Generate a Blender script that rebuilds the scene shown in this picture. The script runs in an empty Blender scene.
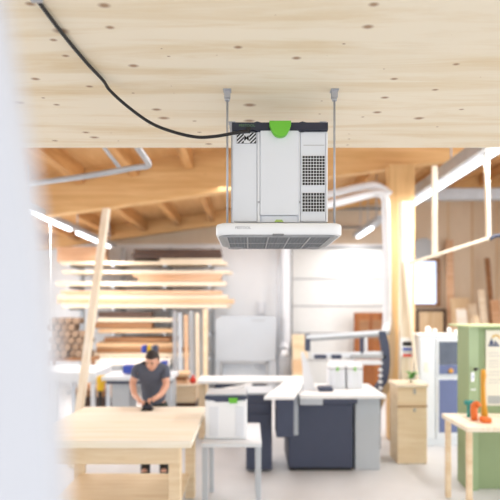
import bpy, bmesh, math, random
from mathutils import Vector, Matrix
random.seed(7)
D = bpy.data
SC = bpy.context.scene
COL = SC.collection
PI = math.pi

# ---------------------------------------------------------------- camera facts
CAMZ = 2.0
F = 510.0
def wx(px, Y): return (px - 250.0) * Y / F
def wz(py, Y): return CAMZ + (308.0 - py) * Y / F

# ---------------------------------------------------------------- materials
def lin(h):
    h = h.lstrip('#')
    o = []
    for i in (0, 2, 4):
        c = int(h[i:i+2], 16) / 255
        o.append(c/12.92 if c <= 0.04045 else ((c+0.055)/1.055)**2.4)
    return (o[0], o[1], o[2], 1)

def mat(name, col, rough=0.5, metal=0.0, var=0.0, scale=8.0, bump=0.0, emit=None, estr=0.0, alpha=1.0):
    m = D.materials.new(name); m.use_nodes = True
    nt = m.node_tree; b = nt.nodes['Principled BSDF']
    c = lin(col)
    b.inputs['Base Color'].default_value = c
    b.inputs['Roughness'].default_value = rough
    b.inputs['Metallic'].default_value = metal
    tc = nt.nodes.new('ShaderNodeTexCoord')
    n = nt.nodes.new('ShaderNodeTexNoise'); n.inputs['Scale'].default_value = scale
    n.inputs['Detail'].default_value = 4
    nt.links.new(tc.outputs['Object'], n.inputs['Vector'])
    r = nt.nodes.new('ShaderNodeValToRGB')
    v = max(var, 0.02)
    r.color_ramp.elements[0].position = 0.3; r.color_ramp.elements[1].position = 0.7
    r.color_ramp.elements[0].color = (c[0]*(1-v), c[1]*(1-v), c[2]*(1-v), 1)
    r.color_ramp.elements[1].color = (min(1, c[0]*(1+v*.6)), min(1, c[1]*(1+v*.6)), min(1, c[2]*(1+v*.6)), 1)
    nt.links.new(n.outputs['Fac'], r.inputs['Fac'])
    nt.links.new(r.outputs['Color'], b.inputs['Base Color'])
    if bump:
        bp = nt.nodes.new('ShaderNodeBump'); bp.inputs['Strength'].default_value = bump
        bp.inputs['Distance'].default_value = 0.005
        nt.links.new(n.outputs['Fac'], bp.inputs['Height']); nt.links.new(bp.outputs['Normal'], b.inputs['Normal'])
    if emit:
        b.inputs['Emission Color'].default_value = lin(emit)
        b.inputs['Emission Strength'].default_value = estr
    return m

def wood(name, base, dark, grain=(1.2, 26, 26), knots=0.0, kscale=(5, 5, 5), amt=0.5, rough=0.6, knotcol='8a5a34', flat=False):
    """procedural wood; grain runs along the axis with the small scale"""
    m = D.materials.new(name); m.use_nodes = True
    nt = m.node_tree; N = nt.nodes; L = nt.links
    b = N['Principled BSDF']; b.inputs['Roughness'].default_value = rough
    tc = N.new('ShaderNodeTexCoord')
    mp = N.new('ShaderNodeMapping'); mp.inputs['Scale'].default_value = grain
    L.new(tc.outputs['Object'], mp.inputs['Vector'])
    n1 = N.new('ShaderNodeTexNoise'); n1.inputs['Scale'].default_value = 1.0; n1.inputs['Detail'].default_value = 6
    n1.inputs['Roughness'].default_value = 0.62; n1.inputs['Distortion'].default_value = 0.6
    L.new(mp.outputs['Vector'], n1.inputs['Vector'])
    r = N.new('ShaderNodeValToRGB')
    e = r.color_ramp.elements
    e[0].position = 0.28; e[0].color = lin(dark); e[1].position = 0.28 + 0.75*amt; e[1].color = lin(base)
    L.new(n1.outputs['Fac'], r.inputs['Fac'])
    out = r.outputs['Color']
    if knots > 0:
        mk = N.new('ShaderNodeMapping'); mk.inputs['Scale'].default_value = kscale
        L.new(tc.outputs['Object'], mk.inputs['Vector'])
        vo = N.new('ShaderNodeTexVoronoi'); vo.inputs['Scale'].default_value = 1.0
        vo.inputs['Randomness'].default_value = 1.0
        if flat: vo.voronoi_dimensions = '2D'
        L.new(mk.outputs['Vector'], vo.inputs['Vector'])
        # knot radius varies from cell to cell
        sp = N.new('ShaderNodeSeparateColor'); L.new(vo.outputs['Color'], sp.inputs['Color'])
        rad = N.new('ShaderNodeMath'); rad.operation = 'MULTIPLY'; rad.inputs[1].default_value = knots
        pw = N.new('ShaderNodeMath'); pw.operation = 'POWER'; pw.inputs[1].default_value = 2.6 if flat else 1.0
        L.new(sp.outputs[0], pw.inputs[0]); L.new(pw.outputs[0], rad.inputs[0])
        dv = N.new('ShaderNodeMath'); dv.operation = 'DIVIDE'
        L.new(vo.outputs['Distance'], dv.inputs[0]); L.new(rad.outputs[0], dv.inputs[1])
        kr = N.new('ShaderNodeValToRGB'); ke = kr.color_ramp.elements
        ke[0].position = 0.35; ke[0].color = (1, 1, 1, 1); ke[1].position = 1.0; ke[1].color = (0, 0, 0, 1)
        L.new(dv.outputs[0], kr.inputs['Fac'])
        mx = N.new('ShaderNodeMix'); mx.data_type = 'RGBA'
        sc = N.new('ShaderNodeMath'); sc.operation = 'MULTIPLY'; sc.inputs[1].default_value = 0.8
        L.new(kr.outputs['Color'], sc.inputs[0])
        L.new(sc.outputs[0], mx.inputs[0]); L.new(out, mx.inputs[6]); mx.inputs[7].default_value = lin(knotcol)
        out = mx.outputs[2]
    L.new(out, b.inputs['Base Color'])
    return m

M = {}
M['slab'] = wood('pale_spruce_panel', 'f3e8d3', 'e2cca6', grain=(.9, 9, 9), knots=0.17, kscale=(4.8, 7.0, 5.0), amt=0.36, knotcol='8e6138', flat=True)
M['glulam'] = wood('honey_glulam', 'e8c08a', 'cf9f64', grain=(0.8, 9, 14), knots=0.10, kscale=(3, 3, 5), amt=0.55)
M['roofboard'] = wood('roof_boarding', 'dfb27c', 'c8955c', grain=(6, .6, 6), amt=0.5)
M['rafter'] = wood('rafter_wood', 'd6a36a', 'a9733c', grain=(9, .8, 9), amt=0.5)
M['post'] = wood('post_wood', 'e0ba86', 'cba36e', grain=(12, 12, .8), amt=0.5)
M['postpale'] = wood('pale_post_wood', 'f5ecdc', 'e4d3b4', grain=(14, 14, .8), amt=0.5)
M['panel'] = wood('wall_plywood', 'e0ceb8', 'd3bda3', grain=(1, 1, .25), amt=0.5)
M['ply'] = wood('plywood_sheet', 'e2c9a6', 'cfae84', grain=(6, 6, .7), amt=0.5)
M['batten'] = wood('batten_wood', 'f7ecdb', 'e6d2b4', grain=(14, 14, 1), amt=0.5)
M['bench'] = wood('beech_bench_top', 'f8f1e4', 'efe2c8', grain=(1, 12, 12), amt=0.5)
M['crate'] = wood('crate_wood', 'efdabb', 'dfc29a', grain=(1.5, 14, 14), amt=0.5)
M['browndoor'] = wood('brown_door_wood', 'ab6a35', '7f4520', grain=(9, 9, .8), amt=0.5)
M['b_pale'] = wood('board_pale', 'efe1cc', 'dcc6a8', grain=(.8, 12, 12), amt=0.5)
M['b_pink'] = wood('board_pinkish', 'e3bd9c', 'c9976f', grain=(.8, 12, 12), amt=0.5)
M['b_orange'] = wood('board_orange', 'e2c19b', 'cba277', grain=(.8, 12, 12), amt=0.5)
M['b_brown'] = wood('board_brown', 'a87a52', '7c5234', grain=(.8, 12, 12), amt=0.5)
M['b_dark'] = wood('board_dark', '5a4236', '38261e', grain=(.8, 12, 12), amt=0.5)
M['b_white'] = wood('board_white', 'fbf6ee', 'efe6d8', grain=(.8, 12, 12), amt=0.5)
M['logwood'] = wood('log_end_wood', '8f7764', '5f4c3e', grain=(9, 1, 9), amt=0.5)
M['cutend'] = mat('weathered_cut_end', 'a3876f', .8, var=.45, scale=9)
M['divider'] = mat('divider_paint', 'cdcfd8', .5)
M['curve'] = wood('bent_plywood', 'd2b894', 'b89a72', grain=(12, 12, .8), amt=0.5)
M['white'] = mat('white_paint', 'f2f2f2', 0.5)
M['wall'] = mat('white_plaster', 'f1f3f6', 0.8, var=.02, scale=2)
M['doorwhite'] = mat('white_door_panel', 'e6e7e6', 0.5)
M['groove'] = mat('door_joint_grey', '9b9ca0', 0.6)
M['floor'] = mat('light_concrete', 'd0d0d2', 0.55, var=.08, scale=1.2)
M['plastic'] = mat('light_grey_plastic', 'e2e6ee', 0.38, var=.01, scale=3)
M['plastic_w'] = mat('white_plastic', 'f1f3f7', 0.35, var=.01, scale=3)
M['plastic_line'] = mat('grey_joint', 'bfc1c7', 0.6)
M['navy'] = mat('dark_navy_plastic', '262b3d', 0.45)
M['green'] = mat('lime_green_plastic', '6cc038', 0.4)
M['green_d'] = mat('lime_green_trim', 'b0cc70', 0.5)
M['ventdark'] = mat('vent_black', '2b2b2e', 0.7)
M['filter'] = mat('filter_grey', 'a8aaad', 0.7, var=.1, scale=40)
M['filter_bar'] = mat('filter_frame_grey', 'a6a8ac', 0.5)
M['filter_dark'] = mat('filter_mesh_dark', '86898d', 0.8)
M['steel'] = mat('zinc_steel', 'b4b6be', 0.4, metal=.45, var=.08, scale=30)
M['galv'] = mat('galvanised_duct', 'b4b8be', 0.42, metal=.35, var=.1, scale=6)
M['duct_w'] = mat('pale_duct', 'dfe1e6', 0.4, metal=.1)
M['black'] = mat('black_rubber', '17171a', 0.5)
M['ink'] = mat('black_print', '1d1d20', 0.7)
M['brandprint'] = mat('grey_print', 'b9bbbf', 0.7)
M['brandgreen'] = mat('green_print', '5a7c5a', 0.7)
M['slate'] = mat('slate_blue_metal', '3f465c', 0.5, var=.04)
M['slate_l'] = mat('blue_panel', '66729c', 0.5, var=.04)
M['greymach'] = mat('grey_machine_paint', 'bcc2c9', 0.5, var=.03, scale=2)
M['cabwhite'] = mat('cabinet_white', 'dfe4ea', 0.45)
M['glassdark'] = mat('cabinet_window', '5b6374', 0.12, var=.2, scale=5)
M['sage'] = mat('sage_green_paint', '93a67c', 0.5, var=.05, scale=3)
M['sage_edge'] = mat('pale_green_edge', 'c3d2a0', 0.5)
M['cream'] = mat('cream_paper', 'ece7d8', 0.7)
M['bluelabel'] = mat('blue_label', '5a7fc0', 0.6)
M['postnavy'] = mat('poster_navy', '35476e', 0.7)
M['postyellow'] = mat('poster_yellow', 'd9b25e', 0.7)
M['postgrey'] = mat('poster_grey', 'b3b6b4', 0.7)
M['yellow'] = mat('yellow_paint', 'e0b41e', 0.45)
M['amber'] = mat('amber_handle', 'd79a2a', 0.4)
M['orange'] = mat('orange_plastic', 'e0702a', 0.45)
M['red'] = mat('red_plastic', 'd3341f', 0.45)
M['blue'] = mat('blue_plastic', '2f48a8', 0.45)
M['teal'] = mat('teal_plastic', '2f8f8a', 0.45)
M['leaf'] = mat('leaf_green', '5fa045', 0.6, var=.2)
M['shirt'] = mat('charcoal_blue_shirt', '565b6a', 0.85, var=.08, scale=30)
M['trouser'] = mat('dark_work_trousers', '2f3532', 0.85, var=.1, scale=30)
M['skin'] = mat('skin', 'd9a58c', 0.5, var=.04, scale=20)
M['hair'] = mat('dark_hair', '2c2422', 0.7, var=.2, scale=60)
M['lip'] = mat('lip', 'b0695c', 0.5)
M['tube'] = mat('lit_tube', 'ffffff', 0.4, emit='f4f8ff', estr=2.6)
M['winlit'] = mat('frosted_pane', 'c7d6f5', 0.3, emit='d5e2ff', estr=0.75)
M['boot'] = mat('boot_leather', '2a2522', 0.6)

# ---------------------------------------------------------------- mesh helpers
def link(name, bm, m, parent=None, smooth=False, mats=None):
    me = D.meshes.new(name)
    bmesh.ops.recalc_face_normals(bm, faces=bm.faces)
    bm.to_mesh(me); bm.free()
    if smooth:
        for p in me.polygons: p.use_smooth = True
    for q in (mats or [m]): me.materials.append(q)
    o = D.objects.new(name, me); COL.objects.link(o)
    if parent: o.parent = parent
    return o

def box(bm, x0, x1, y0, y1, z0, z1, bev=0.0, seg=1, mi=0):
    b2 = bmesh.new()
    vs = [b2.verts.new((x, y, z)) for x in (x0, x1) for y in (y0, y1) for z in (z0, z1)]
    for f in ((0,1,3,2), (4,6,7,5), (0,4,5,1), (2,3,7,6), (0,2,6,4), (1,5,7,3)):
        b2.faces.new([vs[i] for i in f])
    if bev:
        bmesh.ops.bevel(b2, geom=list(b2.edges), offset=bev, segments=seg, affect='EDGES', profile=.5)
    merge(bm, b2, mi); return bm

def merge(bm, b2, mi=0, mtx=None):
    mp = {}
    for v in b2.verts:
        mp[v] = bm.verts.new(mtx @ v.co if mtx else v.co)
    for f in b2.faces:
        try:
            nf = bm.faces.new([mp[v] for v in f.verts]); nf.material_index = mi; nf.smooth = f.smooth
        except ValueError: pass
    b2.free()

def cyl(bm, a, b, r, r2=None, seg=14, mi=0, cap=True):
    a = Vector(a); b = Vector(b); r2 = r if r2 is None else r2
    d = (b - a); L = d.length
    q = d.to_track_quat('Z', 'Y').to_matrix().to_4x4()
    ring = []
    for t, rr, p in ((0, r, a), (1, r2, b)):
        ring.append([bm.verts.new(p + q.to_3x3() @ Vector((rr*math.cos(2*PI*i/seg), rr*math.sin(2*PI*i/seg), 0))) for i in range(seg)])
    for i in range(seg):
        f = bm.faces.new((ring[0][i], ring[0][(i+1) % seg], ring[1][(i+1) % seg], ring[1][i])); f.smooth = True; f.material_index = mi
    if cap:
        f = bm.faces.new(ring[0][::-1]); f.material_index = mi
        f = bm.faces.new(ring[1]); f.material_index = mi
    return bm

def tube(bm, pts, r, seg=12, mi=0):
    pts = [Vector(p) for p in pts]
    rings = []
    for i, p in enumerate(pts):
        t = (pts[min(i+1, len(pts)-1)] - pts[max(i-1, 0)]).normalized()
        up = Vector((0, 0, 1)) if abs(t.z) < .9 else Vector((0, 1, 0))
        a = t.cross(up).normalized(); b = a.cross(t)
        rr = r[i] if isinstance(r, (list, tuple)) else r
        rings.append([bm.verts.new(p + a*rr*math.cos(2*PI*k/seg) + b*rr*math.sin(2*PI*k/seg)) for k in range(seg)])
    # keep neighbouring rings in step
    for i in range(1, len(rings)):
        best = min(range(seg), key=lambda s: sum((rings[i][(k+s) % seg].co - rings[i-1][k].co).length for k in range(0, seg, 3)))
        rings[i] = rings[i][best:] + rings[i][:best]
        for k in range(seg):
            f = bm.faces.new((rings[i-1][k], rings[i-1][(k+1) % seg], rings[i][(k+1) % seg], rings[i][k])); f.smooth = True; f.material_index = mi
    bm.faces.new(rings[0][::-1]); bm.faces.new(rings[-1])
    return bm

def catmull(P, n=8):
    P = [Vector(p) for p in P]; out = []
    Q = [2*P[0]-P[1]] + P + [2*P[-1]-P[-2]]
    for i in range(1, len(Q)-2):
        for k in range(n):
            t = k/n
            out.append(.5*((2*Q[i]) + (-Q[i-1]+Q[i+1])*t + (2*Q[i-1]-5*Q[i]+4*Q[i+1]-Q[i+2])*t*t + (-Q[i-1]+3*Q[i]-3*Q[i+1]+Q[i+2])*t**3))
    out.append(P[-1]); return out

def prism(bm, pts, y0, y1, mi=0, axis='y'):
    """extrude a polygon given in (x,z) along y, or in (x,y) along z"""
    def mk(p, t): return (p[0], t, p[1]) if axis == 'y' else ((p[0], p[1], t) if axis == 'z' else (t, p[0], p[1]))
    a = [bm.verts.new(mk(p, y0)) for p in pts]; b = [bm.verts.new(mk(p, y1)) for p in pts]
    n = len(pts)
    for i in range(n):
        f = bm.faces.new((a[i], a[(i+1) % n], b[(i+1) % n], b[i])); f.material_index = mi
    f = bm.faces.new(a[::-1]); f.material_index = mi
    f = bm.faces.new(b); f.material_index = mi
    return bm

def rrect(x0, x1, y0, y1, r, seg=6):
    out = []
    for cx, cy, a0 in ((x1-r, y1-r, 0), (x0+r, y1-r, 90), (x0+r, y0+r, 180), (x1-r, y0+r, 270)):
        for k in range(seg+1):
            a = math.radians(a0 + 90*k/seg); out.append((cx+r*math.cos(a), cy+r*math.sin(a)))
    return out

def sphere(bm, c, r, sx=1, sy=1, sz=1, u=14, v=10, mi=0):
    b2 = bmesh.new(); bmesh.ops.create_uvsphere(b2, u_segments=u, v_segments=v, radius=r)
    for f in b2.faces: f.smooth = True
    merge(bm, b2, mi, Matrix.Translation(c) @ Matrix.Diagonal((sx, sy, sz, 1)))
    return bm

def plank(bm, a, b, w, t, mi=0, roll=0.0):
    """board from a to b, w wide across x, t thick"""
    a = Vector(a); b = Vector(b); d = b - a
    q = d.to_track_quat('Z', 'Y').to_matrix().to_4x4() @ Matrix.Rotation(roll, 4, 'Z')
    b2 = bmesh.new(); box(b2, -w/2, w/2, -t/2, t/2, 0, d.length, min(w, t)*.08)
    merge(bm, b2, mi, Matrix.Translation(a) @ q)
    return bm

def thing(name, label, cat, loc=(0, 0, 0), group=None, rz=0.0):
    o = D.objects.new(name, None); COL.objects.link(o)
    o.location = loc; o.rotation_euler = (0, 0, rz); o['label'] = label; o['category'] = cat
    if group: o['group'] = group
    return o
def tag(o, label, cat, group=None, kind=None):
    o['label'] = label; o['category'] = cat
    if group: o['group'] = group
    if kind: o['kind'] = kind
    return o
def struct(o): o['kind'] = 'structure'; return o
def setorigin(o, p):
    p = Vector(p); o.data.transform(Matrix.Translation(-p)); o.location = p; return o
def B(name, m, dims, parent=None, bev=0.0, seg=1):
    return link(name, box(bmesh.new(), *dims, bev, seg), m, parent)

def text(name, s, size, m, loc, parent, rot=(PI/2, 0, 0), bold=0.0, sx=1.0):
    cu = D.curves.new(name, 'FONT'); cu.body = s; cu.size = size; cu.extrude = 0.0006; cu.offset = bold
    cu.align_x = 'CENTER'; cu.align_y = 'CENTER'
    t = D.objects.new(name, cu); COL.objects.link(t)
    bpy.context.view_layer.update()
    me = D.meshes.new_from_object(t.evaluated_get(bpy.context.evaluated_depsgraph_get()))
    D.objects.remove(t); D.curves.remove(cu)
    o = D.objects.new(name, me); COL.objects.link(o)
    me.materials.clear(); me.materials.append(m)
    for p in me.polygons: p.material_index = 0
    o.location = loc; o.rotation_euler = rot; o.scale = (sx, 1, 1); o.parent = parent
    return o

def skin(name, pts, edges, root, m, parent, sub=2, smooth=True):
    """pts: list of (co, rx, ry)"""
    me = D.meshes.new(name + '_skel')
    me.from_pydata([p[0] for p in pts], edges, [])
    o = D.objects.new(name + '_skel', me); COL.objects.link(o)
    md = o.modifiers.new('Skin', 'SKIN'); md.use_smooth_shade = smooth; md.branch_smoothing = 0.4
    for i, v in enumerate(me.skin_vertices[0].data):
        v.radius = (pts[i][1], pts[i][2]); v.use_root = (i == root)
    s = o.modifiers.new('Sub', 'SUBSURF'); s.levels = sub; s.render_levels = sub
    bpy.context.view_layer.update()
    me2 = D.meshes.new_from_object(o.evaluated_get(bpy.context.evaluated_depsgraph_get()))
    D.objects.remove(o); D.meshes.remove(me)
    me2.name = name; me2.materials.clear(); me2.materials.append(m)
    for p in me2.polygons: p.use_smooth = True; p.material_index = 0
    r = D.objects.new(name, me2); COL.objects.link(r); r.parent = parent
    return r

# ================================================================ SETTING
BACK = 13.3
def roofz(x): return 4.55 + .138*x
struct(B('floor', M['floor'], (-5.7, 7.2, -3, BACK+.3, -.12, 0)))

# CLT gallery slab over the camera
struct(setorigin(B('ceiling', M['slab'], (-4.5, 5.0, -1.0, 2.945, 2.924, 3.10), bev=.004), (0, 0, 2.924)))
# sloping roof deck
bm = bmesh.new()
prism(bm, [(-5.7, roofz(-5.7)), (7.2, roofz(7.2)), (7.2, roofz(7.2)+.12), (-5.7, roofz(-5.7)+.12)], 2.6, BACK+.3)
struct(link('ceiling', bm, M['roofboard']))

# walls
UP = wz(244, BACK)
bm = bmesh.new(); box(bm, -5.7, wx(404, BACK), BACK, BACK+.2, 0, UP)
struct(link('wall_back', bm, M['wall']))
bm = bmesh.new()
prism(bm, [(-5.7, UP), (wx(404, BACK), UP), (wx(404, BACK), roofz(wx(404, BACK))), (-5.7, roofz(-5.7))], BACK, BACK+.2)
struct(link('wall_back', bm, M['panel']))
# plywood wall to the right, with a window opening
wx0, wx1, wz0, wz1 = wx(410, BACK), wx(437, BACK), wz(304, BACK), wz(261, BACK)
bm = bmesh.new(); X0 = wx(404, BACK)
box(bm, X0, wx0, BACK, BACK+.2, 0, 4.9); box(bm, wx1, 7.2, BACK, BACK+.2, 0, 4.9)
box(bm, wx0, wx1, BACK, BACK+.2, 0, wz0); box(bm, wx0, wx1, BACK, BACK+.2, wz1, 4.9)
prism(bm, [(X0, 4.9), (7.2, 4.9), (7.2, roofz(7.2)), (X0, roofz(X0))], BACK, BACK+.2)
struct(link('wall_back', bm, M['panel']))
bm = bmesh.new()
for px in (448, 472, 497):
    box(bm, wx(px, BACK)-.02, wx(px, BACK)+.02, BACK-.02, BACK, 0, 4.9)
struct(link('trim_1', bm, M['ply']))
w = B('window_1', M['winlit'], (wx0, wx1, BACK+.08, BACK+.10, wz0, wz1)); struct(w)
bm = bmesh.new(); t = .07
box(bm, wx0-t, wx0, BACK-.05, BACK+.05, wz0-t, wz1+t); box(bm, wx1, wx1+t, BACK-.05, BACK+.05, wz0-t, wz1+t)
box(bm, wx0, wx1, BACK-.05, BACK+.05, wz0-t, wz0); box(bm, wx0, wx1, BACK-.05, BACK+.05, wz1, wz1+t)
link('window_frame', bm, M['b_brown'], w)
struct(B('wall_left', M['wall'], (-5.9, -5.7, 3, BACK+.2, 0, roofz(-5.8)+.1)))
struct(B('wall_right', M['panel'], (7.2, 7.4, 8.0, BACK+.2, 0, roofz(7.3))))

# sectional door in the back wall
dx0, dx1 = wx(290, BACK), wx(384, BACK)
dr = B('door_1', M['doorwhite'], (dx0, dx1, BACK-.06, BACK, 0, wz(249, BACK)), bev=.01); struct(dr)
bm = bmesh.new()
for py in (279, 306, 333, 360):
    box(bm, dx0, dx1, BACK-.072, BACK-.055, wz(py, BACK)-.014, wz(py, BACK)+.014)
link('panel_joint', bm, M['groove'], dr)
bm = bmesh.new(); box(bm, dx0-.07, dx0, BACK-.1, BACK, 0, wz(247, BACK)); box(bm, dx1, dx1+.07, BACK-.1, BACK, 0, wz(247, BACK))
box(bm, dx0-.07, dx1+.07, BACK-.1, BACK, wz(249, BACK), wz(247, BACK))
link('door_rail', bm, M['groove'], dr)

# roof beams
def beam(Y, t, depth, x0, x1, off=0.0):
    bm = bmesh.new()
    z = lambda x: roofz(x) - off
    prism(bm, [(x0, z(x0)-depth), (x1, z(x1)-depth), (x1, z(x1)), (x0, z(x0))], Y, Y+t)
    o = link('roof_beam', bm, M['glulam']); return o
b1 = beam(8.0, .2, .66, -5.7, 7.2)
tag(b1, 'large honey-coloured glulam roof beam crossing above the workshop, nearest of the roof beams', 'roof beam')
b2 = beam(12.9, .18, .34, -5.7, 7.2)
tag(b2, 'slimmer wooden roof beam along the top of the back wall', 'roof beam')
# purlins run towards the back
k = 0
for x in [-5.2+.85*i for i in range(15)]:
    for (y0, y1, wh) in ((3.2, 7.98, 'between the gallery slab and the large beam'), (8.22, 12.88, 'behind the large beam')):
        bm = bmesh.new()
        prism(bm, [(x-.06, roofz(x-.06)-.24), (x+.06, roofz(x+.06)-.24), (x+.06, roofz(x+.06)-.001), (x-.06, roofz(x-.06)-.001)], y0, y1)
        o = link('roof_rafter', bm, M['rafter'])
        tag(o, 'orange-brown wooden rafter under the roof boards ' + wh, 'rafter', 'rafters ' + wh)
# short knee braces under the beam left and right
bm = bmesh.new(); plank(bm, (wx(112, 8.1), 8.1, 3.85), (wx(75, 9.6), 9.6, 3.35), .12, .16)

bm.free()

# grey steel beam on the right
o = B('steel_beam', M['galv'], (wx(412, 10.5), 7.19, 10.4, 10.6, wz(200, 10.5), wz(189, 10.5)), bev=.01)
tag(o, 'horizontal grey steel beam near the roof on the right, behind the light trunking', 'beam')
# thin pipe along the upper wall
bm = bmesh.new(); cyl(bm, (wx(300, 13), 13.1, wz(208, 13)), (wx(384, 13), 13.1, wz(208, 13)), .03)
tag(link('wall_pipe', bm, M['filter_dark']), 'thin dark horizontal pipe on the beige upper wall', 'pipe')
bm = bmesh.new(); cyl(bm, (wx(228, 13), 13.2, wz(226, 13)), (wx(366, 13), 13.2, wz(226, 13)), .025)
tag(link('wall_pipe', bm, M['groove']), 'lower thin grey pipe on the upper wall beneath the dark one', 'pipe')

# ================================================================ AIR CLEANER (hero)
YF = 2.20; S = F/YF
def ux(px): return (px-250)/S
def uz(py): return CAMZ + (308-py)/S
ac = thing('air_cleaner', 'light grey workshop air cleaner with lime green latch hanging from the wooden ceiling', 'air cleaner', (ux(280), YF, 2.30))
def A(name, bm, m, parent=ac, smooth=False):
    o = link(name, bm, m, parent, smooth); o.data.transform(Matrix.Translation(-Vector(ac.location))); 
    if parent is not ac: pass
    return o
x0, x1 = ux(232.3), ux(327.7); zt, zb = uz(122.5), uz(222)
bm = bmesh.new()
prism(bm, rrect(x0, x1, YF+.012, YF+.30, .012, 4), zb, zt-.012, axis='z')
bmesh.ops.remove_doubles(bm, verts=bm.verts, dist=1e-6)
A('body', bm, M['plastic'])
# side columns (proud of the centre)
bm = bmesh.new(); box(bm, ux(233), ux(256.7), YF, YF+.02, zb+.004, uz(132), .003, 2)
A('front_column', bm, M['plastic'])
bm = bmesh.new(); box(bm, ux(300.5), ux(325.4), YF, YF+.02, zb+.004, uz(132), .003, 2)
A('front_column', bm, M['plastic'])
# outermost edge strip on the right and left
bm = bmesh.new(); box(bm, ux(325.9), ux(327.9), YF+.004, YF+.05, zb, uz(132), .002)
A('corner_strip', bm, M['plastic_w'])
# recess lines
bm = bmesh.new()
for px in (232.2, 256.9, 299.6):
    box(bm, ux(px)-.0010, ux(px)+.0010, YF+.006, YF+.014, zb, uz(132))
A('joint_line', bm, M['plastic_line'])
# front lid (slightly proud, lower lip casts a line at y=215)
bm = bmesh.new(); box(bm, ux(260.2), ux(298.6), YF-.010, YF+.015, uz(215.5), uz(131), .004, 2)
A('front_lid', bm, M['plastic'])
bm = bmesh.new(); box(bm, ux(257.3), ux(260.0), YF+.002, YF+.015, zb, uz(131.5), .002)
A('lid_edge', bm, M['plastic_w'])
bm = bmesh.new(); box(bm, ux(298.8), ux(300.2), YF+.003, YF+.015, zb, uz(131.5), .001)
A('lid_edge', bm, M['plastic_w'])
bm = bmesh.new(); box(bm, ux(257.6), ux(259.8), YF-.004, YF+.01, uz(203), uz(201.3), .001); box(bm, ux(299), ux(301), YF-.004, YF+.01, uz(203), uz(201.3), .001)
A('clip', bm, M['plastic_line'])
bm = bmesh.new(); box(bm, ux(262), ux(297), YF+.005, YF+.0125, uz(222), uz(215.8))
A('lower_panel', bm, M['plastic'])
# seam lines at column foot
bm = bmesh.new(); box(bm, ux(234), ux(256), YF-.003, YF+.004, uz(222.0), uz(221.0)); box(bm, ux(302), ux(325), YF-.003, YF+.004, uz(222.0), uz(221.0))
A('foot_line', bm, M['plastic_line'])
# handle ridges in the right column
bm = bmesh.new(); box(bm, ux(303.5), ux(324.5), YF-.001, YF+.003, uz(145.6), uz(144.9))
A('seam', bm, M['brandprint'])
# navy top band with steps
bm = bmesh.new()
pts = [(ux(232), uz(123.4)), (ux(254), uz(123.4)), (ux(257), uz(122.4)), (ux(261), uz(123.4)), (ux(299), uz(123.4)), (ux(302), uz(122.4)), (ux(306), uz(123.4)), (ux(327.6), uz(123.4)),
       (ux(327.6), uz(130.8)), (ux(305), uz(130.8)), (ux(302), uz(131.6)), (ux(299), uz(131.3)), (ux(261), uz(131.3)), (ux(257), uz(131.6)), (ux(254), uz(130.8)), (ux(232), uz(130.8))]
prism(bm, pts[::-1], YF-.012, YF+.012)
band = A('top_band', bm, M['navy'])
bm = bmesh.new(); box(bm, ux(232.6), ux(327.2), YF+.012, YF+.29, zt-.02, zt, .006, 2)
A('top_lid', bm, M['plastic'])
text('printed_name', 'FESTOOL', .0135, M['brandgreen'], Vector((ux(247), YF-.0125, uz(126.6)))-ac.location, band, bold=.0002, sx=1.25)
# green latch, T shaped: wide top, round drop
bm = bmesh.new()
pts = [(ux(269.2), uz(123.2)), (ux(290.4), uz(123.2)), (ux(290.6), uz(127)), (ux(289.5), uz(130.5))]
for k in range(9):
    a = math.radians(-20 - 140*k/8); pts.append((ux(279.9)+.0352*math.cos(a), uz(131.8)+.0315*math.sin(a)))
pts += [(ux(270.2), uz(130.5)), (ux(269.1), uz(127))]
prism(bm, pts, YF-.034, YF-.006)
bmesh.ops.bevel(bm, geom=[e for e in bm.edges if all(v.co.y < YF-.03 for v in e.verts)], offset=.004, segments=3, affect='EDGES')
A('latch', bm, M['green'])
# vents
def vent(py0, py1, rows):
    bm = bmesh.new(); box(bm, ux(302.4), ux(324.6), YF-.0022, YF+.002, uz(py1), uz(py0))
    v = A('vent', bm, M['ventdark'])
    bm = bmesh.new(); a, b = ux(302.2), ux(324.8); n = 8
    for i in range(n+1):
        x = a+(b-a)*i/n; box(bm, x-.0009, x+.0009, YF-.0040, YF-.0021, uz(py1), uz(py0))
    for j in range(rows+1):
        z = uz(py1)+(uz(py0)-uz(py1))*j/rows; box(bm, a, b, YF-.0041, YF-.0021, z-.0009, z+.0009)
    A('vent_grid', bm, M['plastic_w'])
    return v
vent(155.8, 185.5, 10); vent(192.8, 212.0, 6)
for o in list(COL.objects):
    if o.name.startswith('vent_grid'): o.parent = [q for q in COL.objects if q.name.startswith('vent') and not q.name.startswith('vent_grid')][0 if '.' not in o.name else 1]
# dust class label with hatching and M
lb0, lb1, lz0, lz1 = ux(236.8), ux(256.2), uz(143.6), uz(132.6)
bm = bmesh.new(); box(bm, lb0, lb1, YF-.0015, YF, lz0, lz1)
lab = A('dust_label', bm, M['plastic_w'])
bm = bmesh.new(); H = lz1-lz0
def hatch(xa, xb):
    y = YF-.0028
    n = 4; stp = .0165/.72
    for i in range(-3, 5):
        q = xa + i*stp*.72
        # stripe parallelogram clipped to the box
        poly = [(q, lz0), (q+stp*.36, lz0), (q+stp*.36+H, lz1), (q+H, lz1)]
        def clip(poly, f, lim, keep):
            out = []
            for a in range(len(poly)):
                p, r = poly[a], poly[(a+1) % len(poly)]
                ip = keep(p[0]); ir = keep(r[0])
                if ip: out.append(p)
                if ip != ir:
                    t = (lim-p[0])/(r[0]-p[0]); out.append((lim, p[1]+t*(r[1]-p[1])))
            return out
        poly = clip(poly, 0, xa, lambda v: v >= xa)
        if len(poly) > 2: poly = clip(poly, 0, xb, lambda v: v <= xb)
        if len(poly) > 2: prism(bm, poly, y, YF-.0012)
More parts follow.
